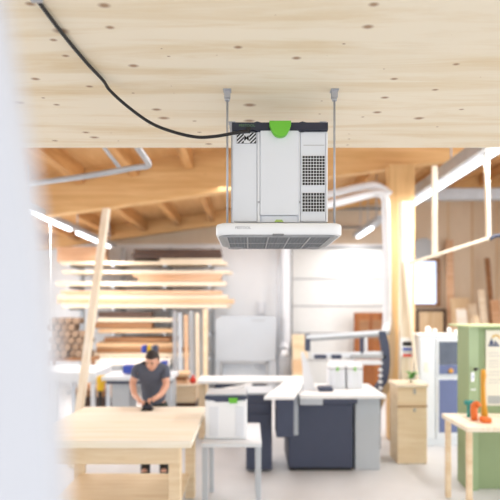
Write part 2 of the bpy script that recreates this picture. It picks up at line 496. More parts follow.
hatch(lb0+.001, lb0+(lb1-lb0)*.36); hatch(lb0+(lb1-lb0)*.64, lb1-.001)
for (a, b, c, d) in ((lb0, lb1, lz1-.001, lz1), (lb0, lb1, lz0, lz0+.001), (lb0, lb0+.001, lz0, lz1), (lb1-.001, lb1, lz0, lz1)):
    box(bm, a, b, YF-.0028, YF-.0012, c, d)
A('hatching', bm, M['ink']).parent = lab
text('printed_letter', 'M', .030, M['ink'], Vector(((lb0+lb1)/2, YF-.0028, (lz0+lz1)/2-.002))-ac.location, lab, bold=.0003)
# small green badge
bm = bmesh.new(); prism(bm, [(ux(274.5), uz(222)), (ux(283.5), uz(222)), (ux(282), uz(219.8)), (ux(276), uz(219.8))][::-1], YF-.003, YF+.006)
A('badge', bm, M['green_d'])
# cable socket
bm = bmesh.new(); cyl(bm, (ux(248.5), YF-.035, uz(131.4)), (ux(248.5), YF+.002, uz(131.4)), .009); box(bm, ux(246), ux(251), YF-.03, YF, uz(132.4), uz(129), .003)
A('cable_socket', bm, M['black'])

# tray
TY = 2.12; TS = F/TY; TYB = TY+.47
tx0, tx1 = (215.3-250)/TS, (343.3-250)/TS; tzt, tzb = 2+(308-222.4)/TS, 2+(308-234.4)/TS
bm = bmesh.new()
out = rrect(tx0, tx1, TY, TYB, .048, 7)
def shrink(p, d):
    cx, cy = (tx0+tx1)/2, (TY+TYB)/2
    return [(cx+(q[0]-cx)*(1-d/((tx1-tx0)/2)), cy+(q[1]-cy)*(1-d/((TYB-TY)/2))) for q in p]
levels = [(tzt, .012), (tzt-.004, .003), (tzt-.012, 0), (tzb+.004, 0.0), (tzb, .003)]
rings = [[bm.verts.new((x, y, z)) for x, y in shrink(out, d)] for z, d in levels]
n = len(out)
for a in range(len(rings)-1):
    for i in range(n):
        f = bm.faces.new((rings[a][i], rings[a][(i+1) % n], rings[a+1][(i+1) % n], rings[a+1][i])); f.smooth = True
bm.faces.new(rings[0])
inner = [bm.verts.new((x, y, tzb)) for x, y in shrink(out, .012)]
for i in range(n): bm.faces.new((rings[-1][i], rings[-1][(i+1) % n], inner[(i+1) % n], inner[i]))
bm.faces.new(inner[::-1])
tray = A('tray', bm, M['plastic_w'])
text('printed_name', 'FESTOOL', .0135, M['brandprint'], Vector(((243-250)/TS, TY-.0005, 2+(308-227.8)/TS))-ac.location, tray, bold=.0002, sx=1.15)
# filter cassette below the tray, narrowing downwards
bm = bmesh.new()
fr = [(tzb-.0002, .008), (tzb-.002, .010), (tzb-.005, .020)]
oo = rrect(tx0, tx1, TY, TYB, .075, 7)
rings = [[bm.verts.new((x, y, z)) for x, y in shrink(oo, d)] for z, d in fr]
for a in range(2):
    for i in range(n): bm.faces.new((rings[a][i], rings[a][(i+1) % n], rings[a+1][(i+1) % n], rings[a+1][i])).smooth = True
bm.faces.new(rings[0][::-1]); bm.faces.new(rings[-1])
flt = A('filter_cassette', bm, M['filter'])
bm = bmesh.new(); fz = tzb-.005
X0f, X1f, Y0f, Y1f = tx0+.045, tx1-.045, TY+.028, TYB-.030
for i in range(31):
    x = X0f+(X1f-X0f)*i/30; box(bm, x-.0018, x+.0018, Y0f, Y1f, fz-.0025, fz)
for j in range(21):
    y = Y0f+(Y1f-Y0f)*j/20; box(bm, X0f, X1f, y-.002, y+.002, fz-.0028, fz)
A('filter_mesh', bm, M['filter_dark']).parent = flt
bm = bmesh.new()
for i in range(6):
    x = X0f+(X1f-X0f)*i/5; box(bm, x-.003, x+.003, Y0f-.01, Y1f+.005, fz-.004, fz)
for y in (Y0f-.006, (Y0f+Y1f)/2, Y1f+.006): box(bm, X0f-.01, X1f+.01, y-.003, y+.003, fz-.004, fz)
A('filter_rib', bm, M['filter_bar']).parent = flt
for cx in (tx0+.075, tx1-.075):
    for cy in (TYB-.058,):
        bm = bmesh.new(); cyl(bm, (cx, cy, fz-.006), (cx, cy, fz), .034, .038, 24)
        for k in range(8):
            a = k*PI/4; box(bm, cx+.019*math.cos(a)-.003, cx+.019*math.cos(a)+.003, cy+.019*math.sin(a)-.003, cy+.019*math.sin(a)+.003, fz-.008, fz-.0055)
        A('corner_knob', bm, M['groove'])
bm = bmesh.new(); box(bm, (272.5-250)/TS, (284-250)/TS, TY-.004, TY+.03, 2+(308-235.6)/TS, 2+(308-233.8)/TS, .002)
A('catch', bm, M['filter_dark'])

# hanging rods and brackets: each a thing (bolted between ceiling and tray)
def rod(px, Y, which):
    x = (px-250)*Y/F
    zc = 2.924
    r = thing('hanging_rod', which, 'threaded rod', (x, Y, zc), 'threaded hanging rods of the air cleaner')
    bm = bmesh.new(); cyl(bm, (0, 0, -(zc-tzt-.0005)), (0, 0, -.004), .0046, seg=10)
    link('rod', bm, M['steel'], r)
    bm = bmesh.new(); box(bm, -.017, .017, -.02, .02, -.004, 0, .001); box(bm, -.013, .013, -.011, -.008, -.034, -.003, .001); box(bm, -.013, .013, .008, .011, -.034, -.003, .001)
    link('bracket', bm, M['steel'], r)
    bm = bmesh.new(); cyl(bm, (0, 0, -.045), (0, 0, -.034), .011, seg=6)
    link('nut', bm, M['steel'], r)
rod(227.3, 2.165, 'front left threaded steel rod from the wooden ceiling to the white tray')
rod(334.4, 2.165, 'front right threaded steel rod from the wooden ceiling to the white tray')
rod(232.0, 2.545, 'rear left threaded steel rod behind the air cleaner with its ceiling bracket showing')
rod(322.6, 2.545, 'rear right threaded steel rod behind the air cleaner with its ceiling bracket showing')

# black cable
pts = [(-.64, 1.0, 2.9155), (-.63, 1.6, 2.9155), (-.612, 1.88, 2.9150), (-.588, 2.04, 2.9105), (wx(110, 2.10), 2.10, wz(90.5, 2.10)), (wx(127, 2.12), 2.12, wz(106, 2.12)), (wx(150, 2.13), 2.13, wz(122.5, 2.13)), (wx(172, 2.14), 2.14, wz(131.5, 2.14)), (wx(196, 2.15), 2.15, wz(137, 2.15)),
       (wx(215, 2.15), 2.14, wz(136.4, 2.14)), (wx(233, 2.15), 2.13, wz(133.4, 2.13)), (wx(242, 2.14), 2.14, wz(132.2, 2.14)), (ux(248.5), 2.160, 2+(308-131.6)*2.16/F)]
bm = bmesh.new(); tube(bm, catmull(pts, 8), .0066, 10)
tag(link('power_cable', bm, M['black']), 'black power cable sagging from the wooden ceiling into the air cleaner', 'cable')
bm = bmesh.new(); box(bm, -.648, -.614, 1.5, 1.515, 2.905, 2.9238, .002)
tag(link('cable_clip', bm, M['steel']), 'small steel clip fixing the black cable to the wooden ceiling', 'clip')

# ================================================================ UPPER LEVEL: LIGHTS, DUCTS
def light_line(X, ztube, y0, y1, tubes, label, trunk_w=.16, trunk_h=.12):
    t = thing('strip_light', label, 'strip light', (X, y0, ztube))
    bm = bmesh.new(); box(bm, -trunk_w/2, trunk_w/2, 0, y1-y0, .03, .03+trunk_h, .008); link('trunking', bm, M['galv'], t)
    for (a, b) in tubes:
        bm = bmesh.new(); box(bm, -.035, .035, a-y0, b-y0, -.02, .03, .012, 3); link('tube', bm, M['tube'], t)
    for yy in (y0+.4, (y0+y1)/2, y1-.4):
        bm = bmesh.new(); cyl(bm, (0, yy-y0, .03+trunk_h), (0, yy-y0, roofz(X)-ztube-.002), .012, seg=8); link('suspension_wire', bm, M['steel'], t)
    return t
light_line(-3.28, 3.42, 7.1, 12.3, [(7.15, 9.3), (9.7, 11.9)], 'long suspended strip light on the left with grey trunking, running towards the timber rack', trunk_w=.13, trunk_h=.09)
light_line(2.80, 3.78, 5.0, 9.2, [(5.0, 6.05), (6.15, 9.1)], 'long strip light on the right under wide galvanised trunking, nearest the camera', trunk_w=.30, trunk_h=.17)
light_line(2.73, 3.78, 10.6, 13.0, [(11.4, 12.9)], 'short strip light farther back, seen left of the timber post', trunk_w=.2, trunk_h=.12)

# conduit top left
cp = thing('conduit_pipe', 'grey pipe with an elbow and a diagonal strut under the roof at upper left', 'pipe', (wx(122, 5), 5.0, wz(171, 5)))
bm = bmesh.new()
tube(bm, catmull([(wx(28, 5.4), 5.4, wz(184, 5.4)), (wx(90, 5.0), 5.0, wz(175.5, 5.0)), (wx(133, 4.9), 4.9, wz(168, 4.9)), (wx(146, 4.8), 4.85, wz(164.5, 4.8)), (wx(146.5, 4.7), 4.75, wz(160, 4.7)), (wx(137, 4.2), 4.2, wz(146, 4.2)), (wx(122, 3.6), 3.6, wz(118, 3.6))], 6), .029, 12)
link('pipe', bm, M['galv'], cp).data.transform(Matrix.Translation(-cp.location))
bm = bmesh.new(); tube(bm, [(wx(122, 5.0), 5.0, wz(171, 5.0)), (wx(103, 5.0), 5.0, wz(146, 5.0)), (wx(55, 5.0), 5.0, roofz(-1.91)-.002)], .018, 8)
link('strut', bm, M['galv'], cp).data.transform(Matrix.Translation(-cp.location))

# pale extraction ducts right of the air cleaner
bm = bmesh.new()
Yd = 7.5
tube(bm, catmull([(wx(258, 7.2), 7.2, roofz(.1)-.003), (wx(259, 7.2), 7.2, wz(190, 7.2)), (wx(264, 7.2), 7.2, wz(208, 7.2)), (wx(286, 7.2), 7.2, wz(211, 7.2)), (wx(330, 7.3), 7.3, wz(204, 7.3)), (wx(366, Yd), Yd, wz(195, Yd)), (wx(379, Yd), Yd, wz(193, Yd)), (wx(385, Yd), Yd, wz(199, Yd)), (wx(386, Yd), Yd, wz(215, Yd)), (wx(387, Yd), Yd, wz(260, Yd)), (wx(387, Yd), Yd, wz(318, Yd)), (wx(386, 7.45), 7.43, wz(327, 7.45)), (wx(385, 7.4), 7.37, wz(333, 7.4))], 6), .062, 14)
tag(link('extraction_duct', bm, M['duct_w']), 'pale duct bending down beside the timber post, lower of two parallel ducts', 'duct')
bm = bmesh.new()
tube(bm, catmull([(wx(270, 7.6), 7.6, roofz(.3)-.003), (wx(271, 7.6), 7.6, wz(185, 7.6)), (wx(275, 7.6), 7.6, wz(201, 7.6)), (wx(286, 7.6), 7.6, wz(203, 7.6)), (wx(330, 7.6), 7.6, wz(194, 7.6)), (wx(368, 7.6), 7.6, wz(185.5, 7.6)), (wx(381, 7.62), 7.62, wz(188, 7.62)), (wx(390, 7.62), 7.62, wz(195, 7.62))], 6), .058, 14)
tag(link('extraction_duct', bm, M['duct_w']), 'pale duct meeting the timber post, upper of two parallel ducts', 'duct')
# vertical ducts at the door jamb
bm = bmesh.new(); tube(bm, catmull([(wx(286, 12.6), 12.6, wz(214, 12.6)), (wx(286, 12.6), 12.6, wz(300, 12.6)), (wx(286, 12.6), 12.6, wz(336, 12.6)), (wx(285, 12.6), 12.6, wz(344, 12.6)), (wx(283, 12.6), 12.45, wz(350, 12.6))], 5), .12, 14)
tag(link('vertical_duct', bm, M['duct_w']), 'pale vertical extraction pipe on the white wall beneath the air cleaner, wider one', 'duct')
bm = bmesh.new(); tube(bm, [(wx(279, 13), 13.1, 4.25), (wx(279, 13), 13.1, 0)], .06, 12)
tag(link('vertical_duct', bm, M['duct_w']), 'slim pale pipe rising left of the wide vertical extraction pipe', 'duct')
bm = bmesh.new(); tube(bm, [(wx(290.5, 12.9), 12.9, wz(214, 12.9)), (wx(291, 12.9), 12.9, wz(300, 12.9)), (wx(291.5, 12.9), 12.9, 0)], .035, 10)
tag(link('cable_conduit', bm, M['filter_dark']), 'thin dark conduit running down the left edge of the white sectional door', 'conduit')
o = B('wall_box', M['duct_w'], (wx(258, BACK), wx(265, BACK), BACK-.12, BACK, wz(314, BACK), wz(302, BACK)), bev=.01)
tag(o, 'small grey box on the white wall above the grey booth', 'switch box')

# ================================================================ POSTS AND BATTENS
Yp = 7.9
o = B('timber_post', M['post'], (wx(385.5, Yp), wx(411, Yp), Yp-.2, Yp-.01, 0, roofz(2.1)-.66), bev=.01)
tag(o, 'thick honey-coloured timber post carrying the large roof beam at right', 'post')
Yq = 7.3
o = B('white_post', M['postpale'], (wx(399.5, Yq), wx(411.5, Yq), Yq-.08, Yq+.05, 0, wz(202, Yq)), bev=.008)
tag(o, 'whitish upright board standing in front of the timber post', 'board')
bm = bmesh.new(); plank(bm, (wx(425, 7.1), 7.08, 0.0), (wx(404, 7.18), 7.18, wz(262, 7.18)), .10, .035)
tag(link('leaning_plank', bm, M['batten']), 'long pale plank leaning against the timber post above the crate', 'plank')
# curved wooden template left of the post
bm = bmesh.new(); Yc = 7.58
cl = catmull([(wx(388, Yc), wz(300, Yc)), (wx(391.5, Yc), wz(325, Yc)), (wx(392, Yc), wz(350, Yc)), (wx(389, Yc), wz(378, Yc)), (wx(381, Yc), wz(402, Yc)), (wx(370, Yc), wz(425, Yc))] and [(wx(388, Yc), 0, wz(300, Yc)), (wx(391.5, Yc), 0, wz(325, Yc)), (wx(392, Yc), 0, wz(350, Yc)), (wx(389, Yc), 0, wz(378, Yc)), (wx(381, Yc), 0, wz(402, Yc)), (wx(362, Yc), 0, 0.0)], 6)
L_, R_ = [], []
for i, p in enumerate(cl):
    t_ = (cl[min(i+1, len(cl)-1)]-cl[max(i-1, 0)]).normalized(); nrm = Vector((-t_.z, 0, t_.x))
    L_.append(p+nrm*.045); R_.append(p-nrm*.045)
for k in range(len(cl)-1):
    q = [L_[k], L_[k+1], R_[k+1], R_[k]]
    prism(bm, [(v.x, max(v.z, 0)) for v in q], Yc, Yc+.05)
bmesh.ops.remove_doubles(bm, verts=bm.verts, dist=1e-5)
tag(link('curved_board', bm, M['curve']), 'curved pale wooden board standing against the timber post behind the saw', 'board')
# wall sign on the post
sg = thing('notice_holder', 'small white notice holder with dark, blue and red stripes on the timber post', 'sign', (wx(398, Yq), Yq-.11, wz(356, Yq)))
bm = bmesh.new(); box(bm, 0, .17, -.03, .0, 0, .27, .004); link('board', bm, M['white'], sg)
for (z0, z1, m) in ((.15, .21, 'ink'), (.09, .125, 'blue'), (.045, .085, 'brandprint'), (.0, .035, 'red')):
    bm = bmesh.new(); box(bm, .025, .155, -.034, -.0295, z0+.004, z1+.004); link('stripe', bm, M[m], sg)

# leaning plank left, foreground of rack
bm = bmesh.new(); plank(bm, (wx(77, 6.6), 6.4, 0), (wx(105.5, 6.9), 6.95, wz(208, 6.9)), .11, .06)
tag(link('leaning_pole', bm, M['batten']), 'tall pale wooden plank standing tilted in front of the timber rack at left', 'plank')
bm = bmesh.new(); cyl(bm, (-3.28, 8.36, 1.64), (-3.28, 8.36, 3.402), .008, seg=8)
tag(link('white_rope', bm, M['white']), 'thin white cord hanging from the left strip light', 'cord')

# batten frame at right
fr_ = thing('batten_frame', 'pale frame of thin battens hanging below the roof in front of the right strip light', 'frame', (0, 6.0, 0))
bm = bmesh.new(); box(bm, wx(432, 6), wx(437, 6), -.02, .02, wz(257, 6), wz(166, 6), .002); link('upright', bm, M['batten'], fr_)
bm = bmesh.new(); plank(bm, (wx(488.5, 6), 0, wz(240, 6)), (wx(484.0, 6), 0, roofz(2.75)-.005), .06, .04); link('upright', bm, M['batten'], fr_)
bm = bmesh.new(); plank(bm, (wx(409, 6), -.045, wz(263.5, 6)), (wx(490, 6), -.045, wz(237.5, 6)), .05, .035, roll=0); link('rail', bm, M['batten'], fr_)
bm = bmesh.new(); tube(bm, catmull([(wx(487, 6), 5.93, wz(240, 6)), (wx(492, 6), 5.92, wz(237, 6)), (wx(500, 6), 5.9, wz(237.5, 6)), (wx(507, 6), 5.9, wz(246, 6))], 5), .022, 10)
tag(link('grey_hose', bm, M['slate']), 'short dark grey hose hooked over the batten frame at the right edge', 'hose')
# grey roll behind
bm = bmesh.new(); cyl(bm, (wx(424, 12.4), 12.4, wz(249, 12.4)), (wx(424, 12.4), 13.3, wz(249, 12.4)), .27, seg=24)
sup = None
tag(link('duct_drum', bm, M['filter']), 'dark grey round duct end above the window at right', 'duct')

# ================================================================ TIMBER RACK
Yr = 11.9
rk = thing('timber_rack', 'steel cantilever rack full of boards along the back wall at left', 'rack', (-2.4, 12.9, 0))
arm_py = (264.5, 286, 308, 333, 357.5)
posts = [-4.25, -3.2, -2.0, -.95]
for x in posts:
    bm = bmesh.new(); box(bm, x+2.4-.05, x+2.4+.05, -.06, .06, 0, wz(250, 12.9)+.05, .006); link('upright', bm, M['greymach'], rk)
    bm = bmesh.new(); box(bm, x+2.4-.05, x+2.4+.05, -1.0, .06, 0, .06, .006); link('foot', bm, M['greymach'], rk)
    for py in arm_py:
        z = wz(py, Yr); bm = bmesh.new(); box(bm, x+2.4-.03, x+2.4+.03, -1.0, -.06, z-.055, z, .005); link('arm', bm, M['greymach'], rk)
rows = [ # y_top, y_bot, x0, x1, material, word, depth columns
 (249, 253.5, 134, 221, 'b_dark', 'dark brown'), (253.5, 258.5, 132, 222, 'b_dark', 'dark brown'), (258.5, 261, 160, 222, 'b_pale', 'pale'), (261.3, 264.5, 60, 226, 'b_pale', 'pale'),
 (270.5, 273.5, 62, 228, 'b_pale', 'pale'), (273.8, 277, 133, 222, 'b_pink', 'pinkish'), (277.2, 281, 138, 220, 'b_pink', 'pinkish'), (281.5, 286, 55, 226, 'b_pale', 'pale'),
 (290.5, 294.5, 60, 222, 'b_pink', 'pinkish'), (295, 299, 56, 228, 'b_pale', 'pale'), (299.2, 303.5, 56, 234, 'b_orange', 'golden'), (304, 308, 62, 228, 'b_pale', 'pale'),
 (311.5, 317.5, 98, 152, 'b_dark', 'dark brown'), (318, 322, 98, 176, 'b_pale', 'pale'), (322.5, 328.5, 92, 152, 'b_brown', 'brown'), (329, 333, 98, 174, 'b_orange', 'golden'),  # first row is added dark boards standing for the shaded gap
 (337.5, 342.5, 104, 170, 'b_brown', 'brown'), (343, 347.5, 96, 178, 'b_orange', 'golden'), (348, 353, 96, 182, 'b_brown', 'brown'), (353.3, 357.5, 90, 192, 'b_pale', 'pale'),
]
pos = {0: 'topmost', 264.5: 'top', 286: 'second', 308: 'third', 333: 'fourth', 357.5: 'lowest'}
def level_of(pb):
    for a in arm_py:
        if pb <= a+.1: return a
for i, (pt, pb, xa, xb, mm, word) in enumerate(rows):
    lv = level_of(pb)
    zb_, zt_ = wz(pb, Yr), wz(pt, Yr)
    for c in range(3):
        y0 = Yr + c*.29; y1 = y0+.26
        da, db = (0, 0) if c == 0 else (random.uniform(-.12, .3), random.uniform(-.5, .12))
        o = B('board', M[mm], (wx(xa, Yr)+da, wx(xb, Yr)+db, y0, y1, zb_+.002, zt_-.002), bev=.004)
        if c == 0:
            side = {0: '', 1: ''}
            place = sum(1 for r in rows if level_of(r[1]) == lv and r[1] > pb)
            word2 = ['lowest board', 'second board up', 'third board up', 'fourth board up'][place]
            n_in = sum(1 for r in rows if level_of(r[1]) == lv)
            tag(o, '%s board at the front of the %s rack arms, %s in its stack' % (word, pos[lv], word2.replace(' board', '')), 'board', 'boards on the %s rack arms' % pos[lv])
        else:
            tag(o, 'boards lying behind the front row on the %s rack arms' % pos[lv], 'board', 'rear boards on the %s rack arms' % pos[lv])
# brown panel top-left standing on the rack
o = B('brown_panel', M['b_pink'], (wx(58, 12.3), wx(106, 12.3), 12.2, 12.5, wz(261.2, Yr)+.01, wz(247, 12.3)), bev=.01)
tag(o, 'pinkish brown stack of panels on top of the rack at its left end', 'panel')
# white long board leaning low in front
o = B('long_white_board', M['b_white'], (wx(96, 11.7), wx(172, 11.7), 11.3, 11.85, wz(363.5, 11.7), wz(358.5, 11.7)), bev=.006)
tag(o, 'long white board lying in front of the lowest rack arms', 'board')
# trestles carrying it
for px in (104, 164):
    t = thing('trestle', 'wooden trestle under the %s end of the long white board' % ('left' if px < 120 else 'right'), 'trestle', (wx(px, 11.6), 11.58, 0), 'trestles under the long white board')
    zt_ = wz(363.5, 11.7)-.003
    bm = bmesh.new(); box(bm, -.05, .05, -.3, .3, zt_-.09, zt_, .004); link('top_rail', bm, M['crate'], t)
    for s in (-1, 1):
        for q in (-1, 1):
            bm = bmesh.new(); plank(bm, (q*.2, s*.27, 0), (q*.02, s*.2, zt_-.05), .06, .03); link('leg', bm, M['crate'], t)
# logs / round ends at left
k = 0
for row, (py, n_) in enumerate(((351, 6), (344, 5), (336, 5), (328, 4), (320, 4))):
    pass
lg_y = 11.25
zc = wz(357, 11.25)
cart = thing('log_bunk', 'low bunk carrying the bundle of round wood at the left end of the rack', 'rack', (wx(75, 11.4), 11.5, 0))
bm = bmesh.new(); box(bm, -.62, .50, -.35, .1, zc-.08, zc-.001, .006); link('deck', bm, M['b_brown'], cart)
for sx in (-.58, .44):
    for sy in (-.3, .04):
        bm = bmesh.new(); box(bm, sx, sx+.06, sy-.03, sy+.03, 0, zc-.08, .004); link('leg', bm, M['b_brown'], cart)
proto = None
r_ = .082
for row in range(6):
    for i in range(6 - (row % 2)):
        if row > 3 and i > 3: continue
        x = wx(75, 11.4)-.50 + r_*(row % 2) + i*2*r_ + .02; z = zc + r_ + row*r_*1.74
        if proto is None:
            proto = thing('round_log', 'round brown log in the bundle at the left end of the rack', 'log', (0, 0, 0), 'round logs bundled at the left end of the rack')
            bm = bmesh.new(); cyl(bm, (0, -.3, 0), (0, .08, 0), r_*.93, seg=16); link('bark', bm, M['logwood'], proto)
            bm = bmesh.new(); cyl(bm, (0, -.304, 0), (0, -.2995, 0), r_*.8, seg=16); link('cut_face', bm, M['cutend'], proto)
            q = proto
        else:
            q = proto.copy(); COL.objects.link(q)
            for ch in proto.children:
                c2 = ch.copy(); COL.objects.link(c2); c2.parent = q
        q.location = (x, 11.5 + random.uniform(-.12, .02), z)
# upright bundles at right end of the rack (pale rods) standing on the floor
for i, px in enumerate((176, 181, 187, 192, 198)):
    m_ = ['groove', 'greymach', 'b_pink', 'filter', 'b_pale'][i]
    wd = ['light grey', 'bluish grey', 'pinkish', 'mid grey', 'pale'][i]
    bm = bmesh.new(); plank(bm, (wx(px, 11.4), 11.3+.03*i, 0), (wx(px-1, 11.7), 11.62+.03*i, wz(311+2*(i % 3), 11.7)), .085, .04)
    tag(link('upright_strip', bm, M[m_]), '%s strip standing upright at the right end of the timber rack' % wd, 'strip')
bm = bmesh.new(); box(bm, wx(203, 11.3), wx(207.5, 11.3), 11.3, 11.4, 0, wz(309, 11.3), .005)
tag(link('wooden_stake', bm, M['crate']), 'wooden upright between the rack strips and the grey booth', 'post')

# stuff hanging/standing behind the man: blue and yellow machine top
yb = 9.0
mc = thing('blue_clamp_stand', 'clamp stand with blue and yellow heads behind the man', 'clamp stand', (wx(151, yb), yb, 0))
bm = bmesh.new(); box(bm, -.03, .03, -.03, .03, 0, wz(346, yb)); link('post', bm, M['greymach'], mc)
bm = bmesh.new(); box(bm, wx(141, yb)-wx(151, yb), wx(158, yb)-wx(151, yb), -.06, -.031, 0.6, .7, .01); link('crossbar', bm, M['greymach'], mc)
for (a, b, m_) in ((142, 147, 'blue'), (148, 151, 'yellow'), (153, 158, 'slate')):
    bm = bmesh.new(); box(bm, wx(a, yb)-wx(151, yb), wx(b, yb)-wx(151, yb), -.08, .08, wz(353, yb), wz(345, yb), .02, 2); link('head', bm, M[m_], mc)

# workbench with grey body left behind the man
wb = thing('machine_table', 'pale grey machine with white top behind the man on the left', 'machine', (wx(130, 7.6), 7.6, 0))
bx = lambda px: wx(px, 7.6)-wx(130, 7.6)
bm = bmesh.new(); box(bm, bx(116), bx(133), -.25, .25, .02, wz(379, 7.6), .01); link('body', bm, M['greymach'], wb)
bm = bmesh.new(); box(bm, bx(108), bx(176), -.35, .3, wz(377.5, 7.6), wz(373.5, 7.6), .006); link('top', bm, M['cabwhite'], wb)
bm = bmesh.new(); box(bm, bx(112), bx(172), -.30, .28, wz(381, 7.6), wz(377.6, 7.6), .004); link('rail', bm, M['slate'], wb)
bm = bmesh.new(); box(bm, bx(160), bx(174), -.25, .25, .02, wz(381, 7.6), .01); link('body', bm, M['greymach'], wb)
o = B('blue_box', M['blue'], (wx(124, 7.5), wx(132.5, 7.5), 7.42, 7.6, wz(373, 7.5)+.0, wz(365, 7.5)), bev=.01)
tag(o, 'small blue box on the white machine top, left of the man', 'box')
o = B('blue_box', M['blue'], (wx(161, 7.5), wx(167, 7.5), 7.42, 7.6, wz(373, 7.5), wz(361, 7.5)), bev=.01)
tag(o, 'small blue box on the white machine top, right of the man', 'box')

# white bench at far left
lb_ = thing('side_table', 'white table at left behind the tilted plank', 'table', (wx(75, 8), 8.0, 0))
bx = lambda px: wx(px, 8)-wx(75, 8)
bm = bmesh.new(); box(bm, bx(40), bx(105), -.5, .4, wz(378, 8), wz(368, 8), .01); link('top', bm, M['cabwhite'], lb_)
for px in (43, 66, 102):
    for sy in (-.45, .35):
        bm = bmesh.new(); box(bm, bx(px)-.03, bx(px)+.03, sy-.03, sy+.03, 0, wz(378, 8), .004); link('leg', bm, M['cabwhite'], lb_)
# yellow winch with logs
yw = thing('yellow_clamp', 'yellow clamp standing on the floor between tilted plank and grey machine', 'clamp', (wx(102, 7.3), 7.3, 0))
bx = lambda px: wx(px, 7.7)-wx(102, 7.7)
bm = bmesh.new(); tube(bm, catmull([(bx(106), 0, wz(376, 7.7)), (bx(100), 0, wz(375, 7.7)), (bx(101), 0, wz(380, 7.7)), (bx(100), 0, wz(386, 7.7))], 5), .05, 10); link('jaw', bm, M['yellow'], yw)
bm = bmesh.new(); cyl(bm, (bx(100), 0, 0), (bx(100), 0, wz(384, 7.7)), .025); link('stem', bm, M['black'], yw)
for i, (px, py, rr) in enumerate(((90, 388, .09), (108, 386, .09), (99, 397, .1))):
    pass
bn = thing('offcut_bin', 'low brown wooden bin with offcuts under the white table', 'bin', (wx(96, 8.6), 8.7, 0))
bx = lambda px: wx(px, 8.6)-wx(96, 8.6)
bm = bmesh.new(); box(bm, bx(75), bx(116), -.25, .25, 0, wz(396, 8.6), .01); link('body', bm, M['b_dark'], bn)
for i in range(9):
    x = bx(78)+i*(bx(114)-bx(78))/8
    o = B('offcut', M[['b_brown', 'b_orange', 'b_pink'][i % 3]], (-.033, .033, -.22, .22, 0, .12+.05*(i % 3)), bev=.01)
    o.location = (bn.location.x + x, 8.7, wz(396, 8.6)+.002)
    tag(o, '%s wooden offcut lying on the dark offcut bin' % ['brown', 'golden', 'pinkish'][i % 3], 'offcut', '%s offcuts on the dark bin' % ['brown', 'golden', 'pinkish'][i % 3])

# crates right of the man
cr = thing('wooden_crate', 'pale wooden crate with its shaded gap below filled dark, to the right of the man', 'crate', (wx(187, 8.2), 8.2, 0))
bx = lambda px: wx(px, 8.2)-wx(187, 8.2)
bm = bmesh.new(); box(bm, bx(173.5), bx(197), -.25, .25, wz(400, 8.2), wz(384.5, 8.2), .006); link('box', bm, M['crate'], cr)
bm = bmesh.new(); box(bm, bx(172.5), bx(198), -.27, .27, wz(384.5, 8.2), wz(382.5, 8.2), .004); link('lid', bm, M['b_pale'], cr)
bm = bmesh.new(); box(bm, bx(174), bx(197), -.24, .24, .0, wz(400, 8.2), .004); link('plinth', bm, M['b_dark'], cr)  # dark block put in for the shaded gap beneath the crate
zcr = wz(382.5, 8.2)
bm = bmesh.new(); sphere(bm, (wx(193, 8.1), 8.1, zcr+.05), .055, 1, 1, .9); cyl(bm, (wx(193, 8.1), 8.1, zcr+.08), (wx(193, 8.1), 8.1, zcr+.13), .022)
tag(link('red_jar', bm, M['red']), 'small red container on the pale crate right of the man', 'container')
for i, (pa, pb_, zz, m_, wd) in enumerate(((174, 188, 0, 'b_pink', 'pinkish'), (176, 187, .06, 'b_brown', 'brown'), (177, 189, .12, 'b_orange', 'golden'))):
    o = B('wood_block', M[m_], (wx(pa, 8.1), wx(pb_, 8.1), 8.0, 8.3, zcr+.002+zz, zcr+.058+zz), bev=.006)
    tag(o, '%s wood block stacked on the pale crate beside the red container' % wd, 'block')
cr2 = B('round_stool', M['crate'], (wx(199, 7.9), wx(206, 7.9), 7.8, 7.95, 0, wz(384, 7.9)), bev=.01); cr2.name = 'wooden_block_stand'
tag(cr2, 'narrow honey wooden stand between the pale crate and the white equipment case', 'stand')

# ================================================================ GREY BOOTH AT BACK WALL
gb = thing('spray_booth', 'large light grey metal booth on legs against the white wall', 'machine', (wx(246, 12.2), 12.2, 0))
bx = lambda px: wx(px, 12)-wx(246, 12); bz = lambda py: wz(py, 12)
bm = bmesh.new(); prism(bm, [(bx(215.5), bz(361)), (bx(275), bz(361)), (bx(277), bz(320)), (bx(274), bz(316.5)), (bx(222), bz(315.5)), (bx(215.5), bz(320))][::-1], -.2, .3); link('hood', bm, M['greymach'], gb)
for a, b in ((215.5, 221), (268, 277)):
    bm = bmesh.new(); box(bm, bx(a), bx(b), -.18, .28, 0, bz(361), .008); link('leg', bm, M['greymach'], gb)
bm = bmesh.new(); box(bm, bx(222), bx(268), -.21, -.19, bz(363.5), bz(361.5)); box(bm, bx(220.5), bx(222.5), -.21, -.19, bz(380), bz(361.5)); box(bm, bx(266), bx(268), -.21, -.19, bz(380), bz(361.5)); link('opening_frame', bm, M['filter'], gb)
bm = bmesh.new(); box(bm, bx(222), bx(267), .1, .14, 0, bz(363)); link('back_panel', bm, M['cabwhite'], gb)
bm = bmesh.new(); box(bm, bx(252), bx(265), -.205, -.2, bz(321), bz(320)); link('handle', bm, M['filter'], gb)
# silver drum
dm = thing('dust_drum', 'dull silver dust drum standing between the booth and the stacked boxes', 'drum', (wx(285, 12), 12.0, 0))
bm = bmesh.new(); cyl(bm, (0, 0, .0), (0, 0, wz(357, 12)), .150, seg=24); link('barrel', bm, M['groove'], dm)
for z in (.3, .6): 
    bm = bmesh.new(); cyl(bm, (0, 0, z), (0, 0, z+.03), .157, seg=24); link('hoop', bm, M['filter'], dm)
bm = bmesh.new(); cyl(bm, (0, 0, wz(357, 12)), (0, 0, wz(350, 12)), .12, .07, seg=20); link('lid', bm, M['duct_w'], dm)
